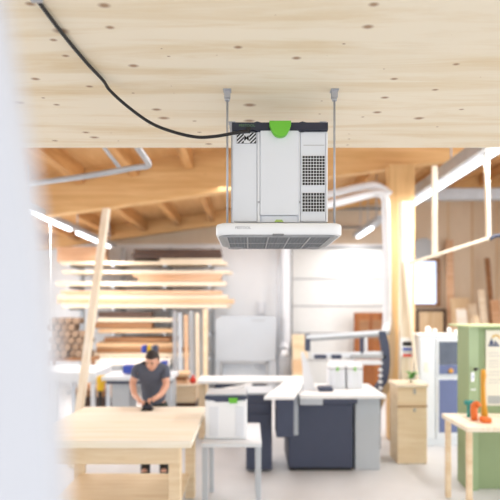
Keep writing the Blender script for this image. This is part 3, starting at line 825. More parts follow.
# stacked boxes
zz = 0
for i in range(5):
    h = (wz(334, 11.8))/5
    o = B('wooden_box', M['crate' if i != 2 else 'b_orange'], (wx(291.5+.4*(i % 2), 11.8), wx(305.5-.5*(i % 3), 11.8), 11.4, 11.72, zz+.002, zz+h-.004), bev=.008)
    tag(o, 'wooden box stacked by the sectional door, %s' % ['lowest', 'second from the bottom', 'middle', 'second from the top', 'topmost'][i] + ' of five', 'box', 'boxes stacked by the sectional door'); zz += h
# brown panelled door leaning
bd = thing('brown_door', 'reddish brown panelled wooden door standing upright behind the saw', 'door leaf', (wx(371, 12.7), 12.7, 0))
bx = lambda px: wx(px, 12.7)-wx(371, 12.7); bz = lambda py: wz(py, 12.7)
bm = bmesh.new(); box(bm, bx(354), bx(387), -.03, .03, 0, bz(312.5), .006); link('leaf', bm, M['browndoor'], bd)
for (a, b) in ((320, 340), (346, 372)):
    bm = bmesh.new(); box(bm, bx(359), bx(369), -.045, -.028, bz(b), bz(a), .01); box(bm, bx(372), bx(382), -.045, -.028, bz(b), bz(a), .01); link('panel', bm, M['b_brown'] if a == 320 else M['browndoor'], bd)

# ================================================================ SAW WITH GUARD FRAME
Ys = 6.5
sw = thing('panel_saw', 'large panel saw with white table and slate blue base', 'saw', (wx(318, Ys), Ys, 0))
bx = lambda px: wx(px, Ys)-wx(318, Ys); bz = lambda py: wz(py, Ys)
bm = bmesh.new(); box(bm, bx(287), bx(349), -.25, .5, .04, bz(399), .01); link('base', bm, M['slate'], sw)
bm = bmesh.new(); box(bm, bx(288), bx(348), -.22, .45, 0, .04); link('plinth', bm, M['black'], sw)
bm = bmesh.new(); box(bm, bx(297), bx(379), -.35, .6, bz(394), bz(390.5), .004); link('table_top', bm, M['white'], sw)
bm = bmesh.new(); box(bm, bx(297), bx(319), -.345, -.25, bz(400), bz(394), .006); link('front_rail', bm, M['greymach'], sw)
bm = bmesh.new(); box(bm, bx(320), bx(352), -.33, -.25, bz(399), bz(394), .006); link('scale_rail', bm, M['slate'], sw)
bm = bmesh.new(); box(bm, bx(352), bx(376), -.2, .4, 0, bz(394), .006); link('side_cabinet', bm, M['greymach'], sw)
bm = bmesh.new(); prism(bm, [(bx(303), bz(390.5)), (bx(316), bz(390.5)), (bx(309), bz(366)), (bx(304), bz(352)), (bx(301), bz(352)), (bx(303), bz(370))], 0, .05); link('blade_guard', bm, M['duct_w'], sw)
bm = bmesh.new(); box(bm, bx(318), bx(332), -.1, .1, bz(390), bz(386.5), .005); link('fence', bm, M['slate'], sw)
# sliding table (extends left)
bm = bmesh.new(); prism(bm, [(bx(262), -.9), (bx(288), -.9), (bx(314), .8), (bx(296), .8)], bz(387), bz(384.5), axis='z'); link('sliding_table', bm, M['white'], sw)
bm = bmesh.new(); box(bm, bx(286), bx(296), -.3, .1, 0.45, bz(387.2), .01); link('table_bracket', bm, M['greymach'], sw)
bm = bmesh.new(); box(bm, bx(274), bx(290), -.6, -.2, .5, bz(390), .01); link('motor_box', bm, M['slate'], sw)
# guard frame
Yg = 7.3
gf = thing('guard_frame', 'grey tubular overhead guard frame with curved slate blue column above the saw', 'guard', (wx(350, Yg), Yg, 0))
bx = lambda px: wx(px, Yg)-wx(350, Yg); bz = lambda py: wz(py, Yg)
bm = bmesh.new(); plank(bm, (bx(306), 0, bz(339)), (bx(386), 0, bz(333.5)), .075, .06, roll=PI/2); link('top_bar', bm, M['filter'], gf)
bm = bmesh.new(); plank(bm, (bx(306), -.04, bz(336.8)), (bx(386), -.04, bz(331.3)), .05, .03, roll=PI/2); link('top_cap', bm, M['cabwhite'], gf)
bm = bmesh.new(); box(bm, bx(305), bx(310), -.05, .05, bz(351), bz(334), .01); link('end_bracket', bm, M['slate'], gf)
bm = bmesh.new(); plank(bm, (bx(312), 0, bz(356)), (bx(386), 0, bz(353.5)), .07, .06, roll=PI/2); link('lower_bar', bm, M['cabwhite'], gf)
for a, b in ((314, 326), (331, 341), (350, 385)):
    bm = bmesh.new(); box(bm, bx(a), bx(b), -.06, .02, bz(358.5), bz(354.5), .006); link('bar_sleeve', bm, M['slate' if a != 350 else 'filter'], gf)
bm = bmesh.new(); box(bm, bx(360), bx(363), -.03, .03, bz(354), bz(337), .005); link('hanger', bm, M['slate'], gf)
bm = bmesh.new(); box(bm, bx(364), bx(367), -.03, .03, bz(358), bz(337), .005); link('hanger', bm, M['duct_w'], gf)
bm = bmesh.new()
cc = catmull([(bx(381), 0, bz(331)), (bx(384.5), 0, bz(345)), (bx(385.5), 0, bz(362)), (bx(383), 0, bz(380)), (bx(377), 0, bz(394)), (bx(376), 0, 0)], 6)
for k in range(len(cc)-1):
    w_ = .05
    prism(bm, [(cc[k].x-w_, cc[k].z), (cc[k].x+w_, cc[k].z), (cc[k+1].x+w_, cc[k+1].z), (cc[k+1].x-w_, cc[k+1].z)], -.06, .06)
bmesh.ops.remove_doubles(bm, verts=bm.verts, dist=1e-5)
link('column', bm, M['slate'], gf)
for py in (369, 375, 381, 387):
    bm = bmesh.new(); cyl(bm, (bx(379), -.09, bz(py)), (bx(379), -.06, bz(py)), .028, seg=12); link('knob', bm, M['duct_w'], gf)
bm = bmesh.new(); box(bm, bx(330), bx(384), -.05, .25, bz(364.5), bz(361.5), .004); link('shelf', bm, M['cabwhite'], gf)

# equipment cases (systainer style)
def case(px0, px1, pyt, pyb, Y, label, dep=.3, zb0=None):
    s = thing('equipment_case', label, 'case', (wx((px0+px1)/2, Y), Y, zb0 or wz(pyb, Y)), 'white equipment cases with green latches')
    w = (px1-px0)*Y/F/2; h = wz(pyt, Y) - s.location.z
    bm = bmesh.new(); box(bm, -w, w, 0, dep, 0.001, h*.82, .012, 2); link('body', bm, M['cabwhite'], s)
    bm = bmesh.new(); box(bm, -w, w, 0, dep, h*.83, h, .012, 2); link('lid', bm, M['plastic_w'], s)
    bm = bmesh.new(); box(bm, -w*.12, w*.12, -.012, .01, h*.74, h*.90, .005, 2); link('latch', bm, M['green'], s)
    for a_, b_ in ((-.75, -.35), (.35, .75)):
        bm = bmesh.new(); box(bm, w*a_, w*b_, -.005, .01, h*.15, h*.7, .003); link('rib', bm, M['plastic'], s)
    bm = bmesh.new(); box(bm, -w*.98, w*.98, .003, dep-.003, h*.80, h*.85); link('seam', bm, M['groove'], s)
    return s
ctop = bz(361.5)
case(329.5, 345.5, 364.8, 389.6, 6.62, 'white equipment case on the saw table, left one of two', .26, wz(390.5, Ys)+.001)
case(347, 363, 364.8, 389.6, 6.62, 'white equipment case on the saw table, right one of two', .26, wz(390.5, Ys)+.001)

# table with near white equipment case
Yt = 4.9
tb = thing('assembly_table', 'low white assembly table carrying the large equipment case', 'table', (wx(226, Yt), Yt, 0))
bm = bmesh.new(); box(bm, -.22, .34, -.15, .7, .70, .74, .006); link('top', bm, M['cabwhite'], tb)
for sx in (-.19, .31):
    for sy in (-.12, .66): 
        bm = bmesh.new(); box(bm, sx-.025, sx+.025, sy-.025, sy+.025, 0, .70, .004); link('leg', bm, M['greymach'], tb)
s = thing('equipment_case', 'large white equipment case with open slate lid rim and green latch, right of the bench', 'case', (wx(226, Yt), Yt, .741), 'white equipment cases with green latches')
w = (247-205)*Yt/F/2; h = wz(394, Yt)-.741
bm = bmesh.new(); box(bm, -w, w, 0, .36, 0, h-.06, .015, 2); link('body', bm, M['plastic_w'], s)
bm = bmesh.new()
prism(bm, [(-w, h-.05), (-w*.7, h-.055), (-w*.45, h-.075), (w*.45, h-.075), (w*.6, h-.055), (w, h-.05), (w, h-.02), (-w, h-.02)], -.008, .365); link('rim', bm, M['slate'], s)
bm = bmesh.new(); box(bm, -w*.97, w*.97, .01, .35, h-.02, h, .008, 2); link('lid', bm, M['greymach'], s)
bm = bmesh.new(); prism(bm, [(-.045+.07, h-.035), (.045+.07, h-.035), (.035+.07, h-.085), (-.035+.07, h-.085)][::-1], -.03, -.005); link('latch', bm, M['green'], s)
for a_, b_ in ((-.8, -.35), (.45, .85)):
    bm = bmesh.new(); box(bm, w*a_, w*b_, -.006, .01, .03, h-.12, .004); link('rib', bm, M['plastic'], s)

# long white planing table behind
pl_ = thing('jointer', 'long low white machine table with dark slate body in front of the grey booth', 'machine', (wx(250, 7.9), 7.9, 0))
bx = lambda px: wx(px, 7.9)-wx(250, 7.9); bz = lambda py: wz(py, 7.9)
bm = bmesh.new(); box(bm, bx(199), bx(300), -.25, .25, bz(381.5), bz(378), .008); link('table_top', bm, M['white'], pl_)
bm = bmesh.new(); box(bm, bx(216), bx(266), -.2, .2, bz(390), bz(381.5), .01); link('body', bm, M['slate'], pl_)
bm = bmesh.new(); box(bm, bx(222), bx(262), -.18, .18, 0, bz(390), .01); link('plinth', bm, M['greymach'], pl_)
bm = bmesh.new(); plank(bm, (bx(220), -.33, bz(389)), (bx(252), -.3, bz(384)), .10, .08, roll=PI/2); link('fence', bm, M['white'], pl_)
st = thing('slate_cabinet', 'low slate blue tool cabinet between the equipment case and the saw', 'cabinet', (wx(262, 6.2), 6.3, 0))
bx = lambda px: wx(px, 6.2)-wx(262, 6.2); bz = lambda py: wz(py, 6.2)
bm = bmesh.new(); box(bm, bx(246), bx(272), -.1, .4, .03, bz(394.5), .01); link('body', bm, M['slate'], st)
bm = bmesh.new(); box(bm, bx(249), bx(270), -.112, -.1, bz(412), bz(403), .004); link('drawer', bm, M['slate'], st)
bm = bmesh.new(); box(bm, bx(249), bx(270), -.112, -.1, bz(424), bz(414), .004); link('drawer', bm, M['slate'], st)
bm = bmesh.new(); box(bm, bx(244), bx(274), -.12, .42, bz(394.5), bz(392.5), .004); link('top', bm, M['greymach'], st)

# crate with plant by the post
Ycr = 6.7
cr = thing('wooden_chest', 'pale wooden chest with latch at the foot of the timber post', 'chest', (wx(408, Ycr), Ycr, 0))
bx = lambda px: wx(px, Ycr)-wx(408, Ycr); bz = lambda py: wz(py, Ycr)
bm = bmesh.new(); box(bm, bx(394), bx(423), -.16, .2, 0, bz(385.5), .008); link('body', bm, M['crate'], cr)
bm = bmesh.new(); box(bm, bx(392.5), bx(424), -.18, .22, bz(385.5), bz(382), .008); link('lid', bm, M['b_pale'], cr)
bm = bmesh.new(); box(bm, bx(393.6), bx(423.4), -.168, -.158, bz(404.5), bz(403.5)); link('seam', bm, M['b_brown'], cr)
bm = bmesh.new(); box(bm, bx(409.5), bx(411.5), -.175, -.16, bz(392), bz(387), .003); box(bm, bx(409.5), bx(411.5), -.175, -.16, bz(409), bz(406), .003); link('latch', bm, M['filter'], cr)
zc_ = bz(382)
pp = thing('potted_plant', 'small green plant in a pale pot on the wooden chest', 'plant', (wx(410, Ycr), Ycr-.05, zc_+.001))
bm = bmesh.new(); cyl(bm, (0, 0, 0), (0, 0, .05), .03, .04, 16); link('pot', bm, M['cream'], pp)
bm = bmesh.new()
for k in range(22):
    a = random.uniform(0, 2*PI); rr = random.uniform(.04, .11); hh = random.uniform(.06, .16)
    p0 = Vector((0, 0, .045)); p1 = Vector((rr*.5*math.cos(a), rr*.5*math.sin(a), hh)); p2 = Vector((rr*1.3*math.cos(a), rr*1.3*math.sin(a), hh*.95))
    sd = Vector((-math.sin(a), math.cos(a), 0))*.022
    vs = [bm.verts.new(p) for p in (p0, p1-sd, p1+sd, p2)]
    bm.faces.new((vs[0], vs[1], vs[2])); bm.faces.new((vs[1], vs[3], vs[2]))
link('foliage', bm, M['leaf'], pp)

# ================================================================ RIGHT: CABINETS
Yc = 7.4
cb = thing('tool_cupboard', 'white cupboard with dark glass upper door and blue lower door', 'cupboard', (wx(442, Yc), Yc, 0))
bx = lambda px: wx(px, Yc)-wx(442, Yc); bz = lambda py: wz(py, Yc)
bm = bmesh.new(); box(bm, bx(419), bx(466), 0, .28, 0, bz(336), .008); link('body', bm, M['cabwhite'], cb)
bm = bmesh.new(); box(bm, bx(417.5), bx(467), -.02, .29, bz(336), bz(333.8), .004); link('top', bm, M['white'], cb)
bm = bmesh.new(); box(bm, bx(436), bx(463.5), -.022, 0, bz(375.5), bz(339), .006); d1 = link('door', bm, M['cabwhite'], cb)
bm = bmesh.new(); box(bm, bx(438.5), bx(461), -.030, -.020, bz(364.5), bz(341.5), .003); link('glass_pane', bm, M['glassdark'], d1)
bm = bmesh.new(); box(bm, bx(438.5), bx(461), -.030, -.020, bz(374), bz(364.8), .003); link('blue_panel', bm, M['slate_l'], d1)
bm = bmesh.new(); box(bm, bx(436), bx(463.5), -.022, 0, .1, bz(377), .006); d2 = link('door', bm, M['cabwhite'], cb)
bm = bmesh.new(); box(bm, bx(438.5), bx(461), -.030, -.020, .2, bz(379.5), .003); link('blue_panel', bm, M['slate_l'], d2)
bm = bmesh.new(); box(bm, bx(420), bx(434), -.022, 0, .1, bz(339), .006); link('door', bm, M['cabwhite'], cb)
bm = bmesh.new(); sphere(bm, (bx(449.5), -.055, bz(370.5)), .034); link('round_knob', bm, M['amber'], cb)
bm = bmesh.new(); sphere(bm, (bx(463.5), -.05, bz(396)), .026); cyl(bm, (bx(463.5), -.05, bz(396)), (bx(463.5), -.02, bz(396)), .012); link('knob', bm, M['black'], cb)
bm = bmesh.new(); box(bm, bx(424), bx(428), -.030, -.020, bz(372), bz(362), .003); link('paper_note', bm, M['cream'], cb)
ztop = bz(333.8)
for i, (px, w_, h_) in enumerate(((428, .075, .10), (435, .06, .065), (449, .05, .085), (456, .045, .05))):
    bm = bmesh.new(); sphere(bm, (0, 0, h_/2), h_/2, w_/h_*1.2, 1.1, 1, 10, 8)
    for v in bm.verts: v.co += Vector((random.uniform(-.008, .008), random.uniform(-.008, .008), 0)); v.co.z = max(v.co.z, .001)
    o = link('white_bag', bm, M['white'], None, True); o.location = (wx(px, 7.6), 7.6, ztop)
    tag(o, ['tallest white bag on the white cupboard, leftmost', 'low white bag second from left on the white cupboard', 'white bag third from left on the white cupboard', 'smallest white bag at the right end of the cupboard top'][i], 'bag', 'white bags on the cupboard')

Ygc = 5.6
gc = thing('green_cabinet', 'sage green metal cabinet at the right edge with a notice on its front', 'cabinet', (wx(490, Ygc), Ygc, 0))
bx = lambda px: wx(px, Ygc)-wx(490, Ygc); bz = lambda py: wz(py, Ygc)
bm = bmesh.new(); box(bm, bx(478), bx(530), 0.03, .5, 0, bz(327), .006); link('body', bm, M['sage'], gc)
bm = bmesh.new(); prism(bm, [(bx(466.5), -.06), (bx(478.5), 0.0), (bx(478.5), .4), (bx(470), .34)], 0, bz(327.2), axis='z'); link('side_wing', bm, M['sage'], gc)
bm = bmesh.new(); box(bm, bx(466), bx(531), -.07, .5, bz(327), bz(325.3), .003); link('top_edge', bm, M['sage_edge'], gc)
bm = bmesh.new(); sphere(bm, (bx(472.5), -.075, bz(368.5)), .02); plank(bm, (bx(472.5), -.08, bz(368.5)), (bx(476), -.06, bz(368)), .016, .014); link('latch', bm, M['black'], gc)
# number plate following the wing's slope
ang = math.atan2(.06, bx(478.5)-bx(466.5))
lbm = bmesh.new(); box(lbm, -.026, .026, -.003, 0, -.05, .05, .002)
lo = link('number_label', lbm, M['plastic_w'], gc); lo.location = (bx(470.8), -.043, bz(376.5)); lo.rotation_euler = (0, 0, ang)
text('printed_number', '1', .075, M['bluelabel'], (0, -.0035, 0), lo, bold=.002)
lbm = bmesh.new(); box(lbm, -.035, .035, -.003, 0, -.006, .006); lo = link('label_strip', lbm, M['plastic_w'], gc); lo.location = (bx(471.5), -.041, bz(389)); lo.rotation_euler = (0, 0, ang-.03)
# notice
nt_ = thing('notice_poster', 'cream notice with a navy sail emblem on the green cabinet front', 'poster', (wx(494, Ygc), Ygc+.027, 0))
bx = lambda px: wx(px, Ygc)-wx(494, Ygc)
bm = bmesh.new(); box(bm, bx(486.5), bx(508), -.012, 0, bz(406), bz(330), .002); link('sheet', bm, M['cream'], nt_)
bm = bmesh.new()
prism(bm, [(bx(489), bz(345)), (bx(489), bz(346.5)), (bx(500), bz(346.5)), (bx(500), bz(345))], -.016, -.011)
prism(bm, [(bx(489.5), bz(344.5)), (bx(494.5), bz(344.5)), (bx(492), bz(338))], -.016, -.011)
prism(bm, [(bx(494.8), bz(344.5)), (bx(499), bz(344.5)), (bx(495.5), bz(340.5))], -.016, -.011)
link('navy_emblem', bm, M['postnavy'], nt_)
bm = bmesh.new(); pts = []
for k in range(9):
    a = math.radians(10+k*18); pts.append((bx(496.5)+.055*math.cos(a), bz(339.5)+.055*math.sin(a)))
for k in range(8, -1, -1):
    a = math.radians(10+k*18); pts.append((bx(496.5)+.035*math.cos(a), bz(339.5)+.035*math.sin(a)))
for k in range(8):
    prism(bm, [pts[k], pts[k+1], pts[16-k], pts[17-k]], -.016, -.011)
link('yellow_arc', bm, M['postyellow'], nt_)
bm = bmesh.new()
for py in (353, 356, 361, 364, 367, 372, 375, 380, 383):
    box(bm, bx(489), bx(500 if py % 2 else 506), -.0135, -.0115, bz(py)-.003, bz(py)+.003)
link('text_line', bm, M['postgrey'], nt_)
bm = bmesh.new(); box(bm, bx(488.5), bx(507), -.0135, -.0115, bz(404), bz(396)); link('grey_footer', bm, M['bluelabel'] if False else M['postgrey'], nt_)
# yellow-handled tool hanging, small shelf
sh = thing('tool_bench', 'low pale workbench in front of the green cabinet at the right edge', 'bench', (wx(484, 5.15), 5.15, 0))
zsh = wz(419, 5.15)
bm = bmesh.new(); box(bm, wx(452, 5.15)-wx(484, 5.15), .75, -.35, .28, zsh-.05, zsh, .006); link('top', bm, M['postpale'], sh)
for sx in (wx(455, 5.15)-wx(484, 5.15), .68):
    for sy in (-.3, .22): 
        bm = bmesh.new(); box(bm, sx, sx+.05, sy, sy+.05, 0, zsh-.05, .004); link('leg', bm, M['crate'], sh)
yt_ = 5.3
hx = wx(483.5, yt_)
bm = bmesh.new(); tube(bm, [(hx+.012, yt_, zsh+.001), (hx, yt_, wz(402, yt_)), (hx-.005, yt_, wz(385, yt_)), (hx, yt_, wz(375, yt_)), (hx, yt_, wz(369.5, yt_))], [.034, .026, .022, .03, .022], 12)
tag(link('long_amber_handle', bm, M['amber']), 'long amber yellow tool handle standing on the workbench by the green cabinet', 'tool')
bm = bmesh.new(); tube(bm, catmull([(wx(474.5, 5.1), 5.1, zsh+.001), (wx(474, 5.1), 5.1, wz(407, 5.1)), (wx(475.5, 5.1), 5.08, wz(403, 5.1)), (wx(478, 5.1), 5.06, wz(406, 5.1))], 4), [.034]*6+[.026]*7, 10)
tag(link('orange_grip', bm, M['orange']), 'orange bent tool grip standing on the right-hand workbench', 'tool')
tx_ = wx(469, 5.25)
bm = bmesh.new(); cyl(bm, (tx_, 5.25, zsh+.001), (tx_, 5.25, wz(405, 5.25)), .022); box(bm, tx_-.045, tx_+.05, 5.22, 5.28, wz(405, 5.25), wz(400.5, 5.25), .01, 2)
tag(link('teal_clamp', bm, M['teal']), 'small teal clamp on the right-hand workbench', 'clamp')
o = B('orange_block', M['orange'], (wx(481, 5.0), wx(490, 5.0), 4.95, 5.05, zsh+.001, zsh+.05), bev=.01)
tag(o, 'flat orange block lying beside the amber handle', 'block')

# leaning sheets and planks by the plywood wall (Y~11-13)
def leaner(p0, p1, pyt, Yb, m_, label, lean=.35, t=.03, name='leaning_sheet'):
    bm = bmesh.new(); w_ = (p1-p0)*Yb/F; xc = wx((p0+p1)/2, Yb)
    plank(bm, (xc, Yb-lean, 0.012), (xc, Yb, wz(pyt, Yb)), w_, t)
    tag(link(name, bm, M[m_]), label, 'sheet' if 'sheet' in name else 'plank')
leaner(450, 469, 298, 12.9, 'ply', 'plain plywood sheet leaning on the right wall, widest pale one', .5)
leaner(468, 476, 304, 12.7, 'b_pale', 'narrow pale sheet leaning beside the plywood sheet', .5)
leaner(456, 466, 309, 12.2, 'b_white', 'whitish sheet leaning in front of the widest plywood sheet', .45)
leaner(478, 484, 290, 12.3, 'b_pale', 'pale plank leaning on the right wall, left of the brown plank', .5, name='leaning_plank')
leaner(484.5, 489.5, 258, 12.9, 'b_brown', 'tall brown plank leaning on the right wall near the photo edge', .55, name='leaning_plank')
leaner(490, 499, 300, 12.6, 'b_pink', 'pinkish plank leaning at the right edge of the photo', .5, name='leaning_plank')
leaner(446, 453, 240, 13.1, 'b_pink', 'tall narrow pinkish plank right beside the window', .15, name='leaning_plank')
leaner(473, 479, 316, 11.6, 'crate', 'short golden plank leaning behind the green cabinet', .4, name='leaning_plank')
# framed box below window
fb = thing('framed_board', 'dark-edged frame with a beige panel below the window', 'frame', (wx(430, 13.1), 13.05, 0))
bx = lambda px: wx(px, 13.1)-wx(430, 13.1); bz = lambda py: wz(py, 13.1)
bm = bmesh.new(); box(bm, bx(417), bx(443), -.03, .0, .8, bz(309.5), .004); link('panel', bm, M['ply'], fb)
bm = bmesh.new(); box(bm, bx(416), bx(444), -.06, .03, bz(311.5), bz(309), .004); box(bm, bx(442), bx(444.5), -.06, .03, .8, bz(309), .004); box(bm, bx(415.5), bx(417.5), -.06, .03, .8, bz(309), .004); link('edge', bm, M['b_dark'], fb)
for sx in (bx(418), bx(441)):
    bm = bmesh.new(); box(bm, sx-.03, sx+.03, -.05, .0, 0, .8, .004); link('leg', bm, M['b_dark'], fb)

# ================================================================ MAN AT THE BENCH
bt = .92
bh = thing('workbench', 'wide pale wooden workbench the man is sanding on', 'workbench', (-1.25, 4.9, 0))
bm = bmesh.new(); prism(bm, [(wx(86, 5.6)+1.25, .68), (.77, .68), (.77, -.75), (wx(40, 4.6)+1.25, -.75)], bt-.06, bt, axis='z'); link('top', bm, M['bench'], bh)
for sx, sy in ((-.55, .5), (.62, .5), (-.55, -.6), (.62, -.6)):
    bm = bmesh.new(); box(bm, sx-.05, sx+.05, sy-.05, sy+.05, 0, bt-.06, .005); link('leg', bm, M['crate'], bh)
bm = bmesh.new(); box(bm, -.6, .66, -.66, -.62, bt-.22, bt-.06, .004); link('apron', bm, M['crate'], bh)
bm = bmesh.new(); box(bm, -.55, .62, -.55, .5, .22, .25, .004); link('shelf', bm, M['crate'], bh)

PX = -1.13
man = thing('person', 'person in a dark grey t-shirt with short dark hair bending over the bench sanding', 'person', (PX, 6.0, 0))
man.scale = (.93, 1, 1)
# local coordinates; facing -Y (towards the camera)
def V(x, y, z): return (x, y, z)
P = [
 (V(0, .04, .93), .115, .09),      #0 pelvis (root)
 (V(0, -.04, 1.06), .135, .10),    #1
 (V(.01, -.14, 1.19), .150, .105), #2 chest
 (V(.02, -.235, 1.305), .115, .085),#3 upper chest
 (V(.04, -.32, 1.365), .052, .052),#4 neck
 (V(.055, -.37, 1.40), .05, .055),  #5 head base
 (V(-.150, -.235, 1.305), .056, .056), #6 L shoulder (image left)
 (V(-.205, -.27, 1.155), .046, .046),  #7 elbow
 (V(-.145, -.42, 1.05), .036, .036),  #8
 (V(-.055, -.555, 1.015), .026, .022),  #9 wrist
 (V(.17, -.235, 1.295), .056, .056),   #10
 (V(.215, -.30, 1.14), .046, .046),    #11
 (V(.175, -.45, 1.06), .036, .036),   #12
 (V(.125, -.555, 1.035), .026, .022),   #13
 (V(-.095, .05, .84), .070, .075),      #14 hips L
 (V(-.11, .02, .50), .062, .066),      #15 knee
 (V(-.12, .07, .10), .040, .045),      #16 ankle
 (V(-.125, -.08, .04), .042, .032),    #17 toe
 (V(.095, .05, .84), .070, .075),       #18
 (V(.11, .02, .50), .062, .066),
 (V(.12, .07, .10), .040, .045),
 (V(.125, -.08, .04), .042, .032),
 (V(-.02, -.585, 1.008), .034, .018),    #22 palm L
 (V(.095, -.58, 1.032), .034, .018),   #23 palm R
]
E = [(0,1),(1,2),(2,3),(3,4),(4,5),(3,6),(6,7),(7,8),(8,9),(3,10),(10,11),(11,12),(12,13),(0,14),(14,15),(15,16),(16,17),(0,18),(18,19),(19,20),(20,21),(9,22),(13,23)]
# head, as further skeleton
def addp(p, r1, r2, frm):
    P.append((p, r1, r2)); E.append((frm, len(P)-1)); return len(P)-1
# fingers
def fingers(palm, wrist, side):
    pc = Vector(P[palm][0]); wc = Vector(P[wrist][0]); d = (pc-wc).normalized()
    sidev = d.cross(Vector((0, 0, 1))).normalized()
    out = []
    for k, L in enumerate((.030, .036, .034, .026)):
        off = sidev*(-.026+.0175*k)
        a = pc+off+d*.022; b = a+d*L*.55+Vector((0, 0, -.004)); c = b+d*L*.25+Vector((0, 0, -.020)); e = c+Vector((0, 0, -.018))-d*.004
        out.append([a-d*.02, a, b, c, e])
    th = pc+sidev*(.024*side)-d*.02
    out.append([th-sidev*.012*side, th+sidev*.014*side+d*.004, th+sidev*.024*side+d*.022+Vector((0, 0, -.012)), th+sidev*.022*side+d*.036+Vector((0, 0, -.02))])
    return out
body = skin('body', P, E, 0, M['skin'], man, 2)
# merge head and fingers into the body mesh
hb = bmesh.new(); hb.from_mesh(body.data)
head = bmesh.new()
bmesh.ops.create_uvsphere(head, u_segments=24, v_segments=18, radius=1)
for v in head.verts:
    x, y, z = v.co
    # face toward -y; jaw narrows downwards
    j = 1.0 - .28*max(0, -z)**1.3
    v.co = Vector((x*.077*j, y*.095*(1-.12*max(0, -z)), z*.118))
    if y < 0: v.co.y *= (1 - .10*max(0, z))
    # eye sockets
    for s in (-1, 1):
        d2 = ((v.co.x-s*.03)/.018)**2 + ((v.co.z-.0)/.014)**2
        if y < 0: v.co.y += .010*math.exp(-d2)
    if y < 0:
        v.co.y -= .004*math.exp(-((v.co.z-.024)/.012)**2)*(1 if abs(v.co.x) < .05 else 0)
        v.co.y -= .007*math.exp(-((v.co.x)/.022)**2-((v.co.z+.098)/.018)**2)
for f in head.faces: f.smooth = True
def addhead(b2):
    return b2
# nose
nz = bmesh.new(); bmesh.ops.create_cone(nz, segments=10, radius1=.016, radius2=.006, depth=.045, cap_ends=True)
for f in nz.faces: f.smooth = True
merge(head, nz, 0, Matrix.Translation((0, -.093, -.014)) @ Matrix.Rotation(math.radians(-16), 4, 'X'))
for s in (-1, 1):
    sphere(head, (s*.077, .008, -.008), .02, .38, .75, 1.35, 10, 8)
    sphere(head, (s*.008, -.102, -.034), .008, 1, 1, .8, 8, 6)
HM = Matrix.Translation((.065, -.425, 1.425)) @ Matrix.Rotation(math.radians(-10), 4, 'Z') @ Matrix.Rotation(math.radians(20), 4, 'X') @ Matrix.Rotation(math.radians(6), 4, 'Y')
merge(hb, head, 0, HM)
for palm, wr, sd in ((22, 9, 1), (23, 13, -1)):
    for ch in fingers(palm, wr, sd):
        fb_ = bmesh.new()
        tube(fb_, ch, [.0085, .0088, .0082, .0075, .0062][:len(ch)], 8)
        merge(hb, fb_)
hb.to_mesh(body.data); hb.free()
for p in body.data.polygons: p.use_smooth = True
# face details
eyes = bmesh.new()
for s in (-1, 1): sphere(eyes, (s*.03, -.080, .0), .0105, 1, 1, .55, 10, 8)
merge(e2 := bmesh.new(), eyes, 0, HM); link('eyes', e2, M['ink'], man, True)
e2 = bmesh.new(); mo = bmesh.new(); sphere(mo, (0, -.086, -.060), .02, 1, .35, .28, 10, 8); merge(e2, mo, 0, HM); link('mouth', e2, M['lip'], man, True)
# eyebrows + hair
hr = bmesh.new()
bmesh.ops.create_uvsphere(hr, u_segments=28, v_segments=20, radius=1)
dl = []
for v in hr.verts:
    x, y, z = v.co
    v.co = Vector((x*.084, y*.103+.004, z*.122+.002))
    lim = .052 if y < -.35 else (-.055 if y > .1 else .0 + (-.25-y)*-.03)
    if v.co.z < lim: dl.append(v)
    v.co += Vector((random.uniform(-1, 1), random.uniform(-1, 1), random.uniform(-1, 1)))*.0014
bmesh.ops.delete(hr, geom=dl, context='VERTS')
for f in hr.faces: f.smooth = True
for s in (-1, 1): box(hr, s*.03-.015, s*.03+.015, -.097, -.088, .018, .024, .002)
e2 = bmesh.new(); merge(e2, hr, 0, HM); link('hair', e2, M['hair'], man, True)
# t-shirt: torso + short sleeves
TP = [
 (V(0, .04, .86), .178, .150), (V(0, -.03, 1.05), .165, .135), (V(.01, -.14, 1.19), .176, .138), (V(.02, -.235, 1.30), .150, .122), (V(.035, -.305, 1.375), .074, .074),
 (V(-.160, -.235, 1.305), .092, .092), (V(-.198, -.262, 1.195), .070, .070), (V(.18, -.235, 1.295), .092, .092), (V(.212, -.285, 1.185), .070, .070)]
sh_ = skin('t_shirt', TP, [(0,1),(1,2),(2,3),(3,4),(3,5),(5,6),(3,7),(7,8)], 0, M['shirt'], man, 2)
sh_['label'] = 'charcoal blue short-sleeved t-shirt'
TR = [(V(0, .05, .95), .158, .128), (V(0, .05, .90), .158, .125), (V(-.098, .05, .80), .105, .105), (V(-.112, .02, .50), .080, .084), (V(-.12, .06, .10), .066, .07),
      (V(.098, .05, .80), .105, .105), (V(.112, .02, .50), .080, .084), (V(.12, .06, .10), .066, .07)]
skin('trousers', TR, [(0,1),(1,2),(2,3),(3,4),(1,5),(5,6),(6,7)], 1, M['trouser'], man, 2)
for s in (-1, 1):
    bm = bmesh.new(); sphere(bm, (s*.124, -.03, .045), .06, .85, 2.1, .75)
    cyl(bm, (s*.122, .06, .04), (s*.12, .06, .14), .06, .062)
    for v in bm.verts: v.co.z = max(v.co.z, 0)
    link('boot', bm, M['boot'], man, True)

# sander in his hands
sx_, sy_ = PX+.045, 5.395
sd = thing('sander', 'dark hand-held sander under the man\'s hands on the workbench', 'sander', (sx_, sy_, bt+.001))
bm = bmesh.new(); box(bm, -.06, .06, -.05, .05, 0, .018, .005); link('pad', bm, M['ink'], sd)
bm = bmesh.new(); box(bm, -.05, .05, -.045, .045, .018, .062, .014, 2); link('body', bm, M['navy'], sd)
bm = bmesh.new(); cyl(bm, (0, 0, .06), (0, 0, .085), .033, .026, 16); link('grip', bm, M['black'], sd)

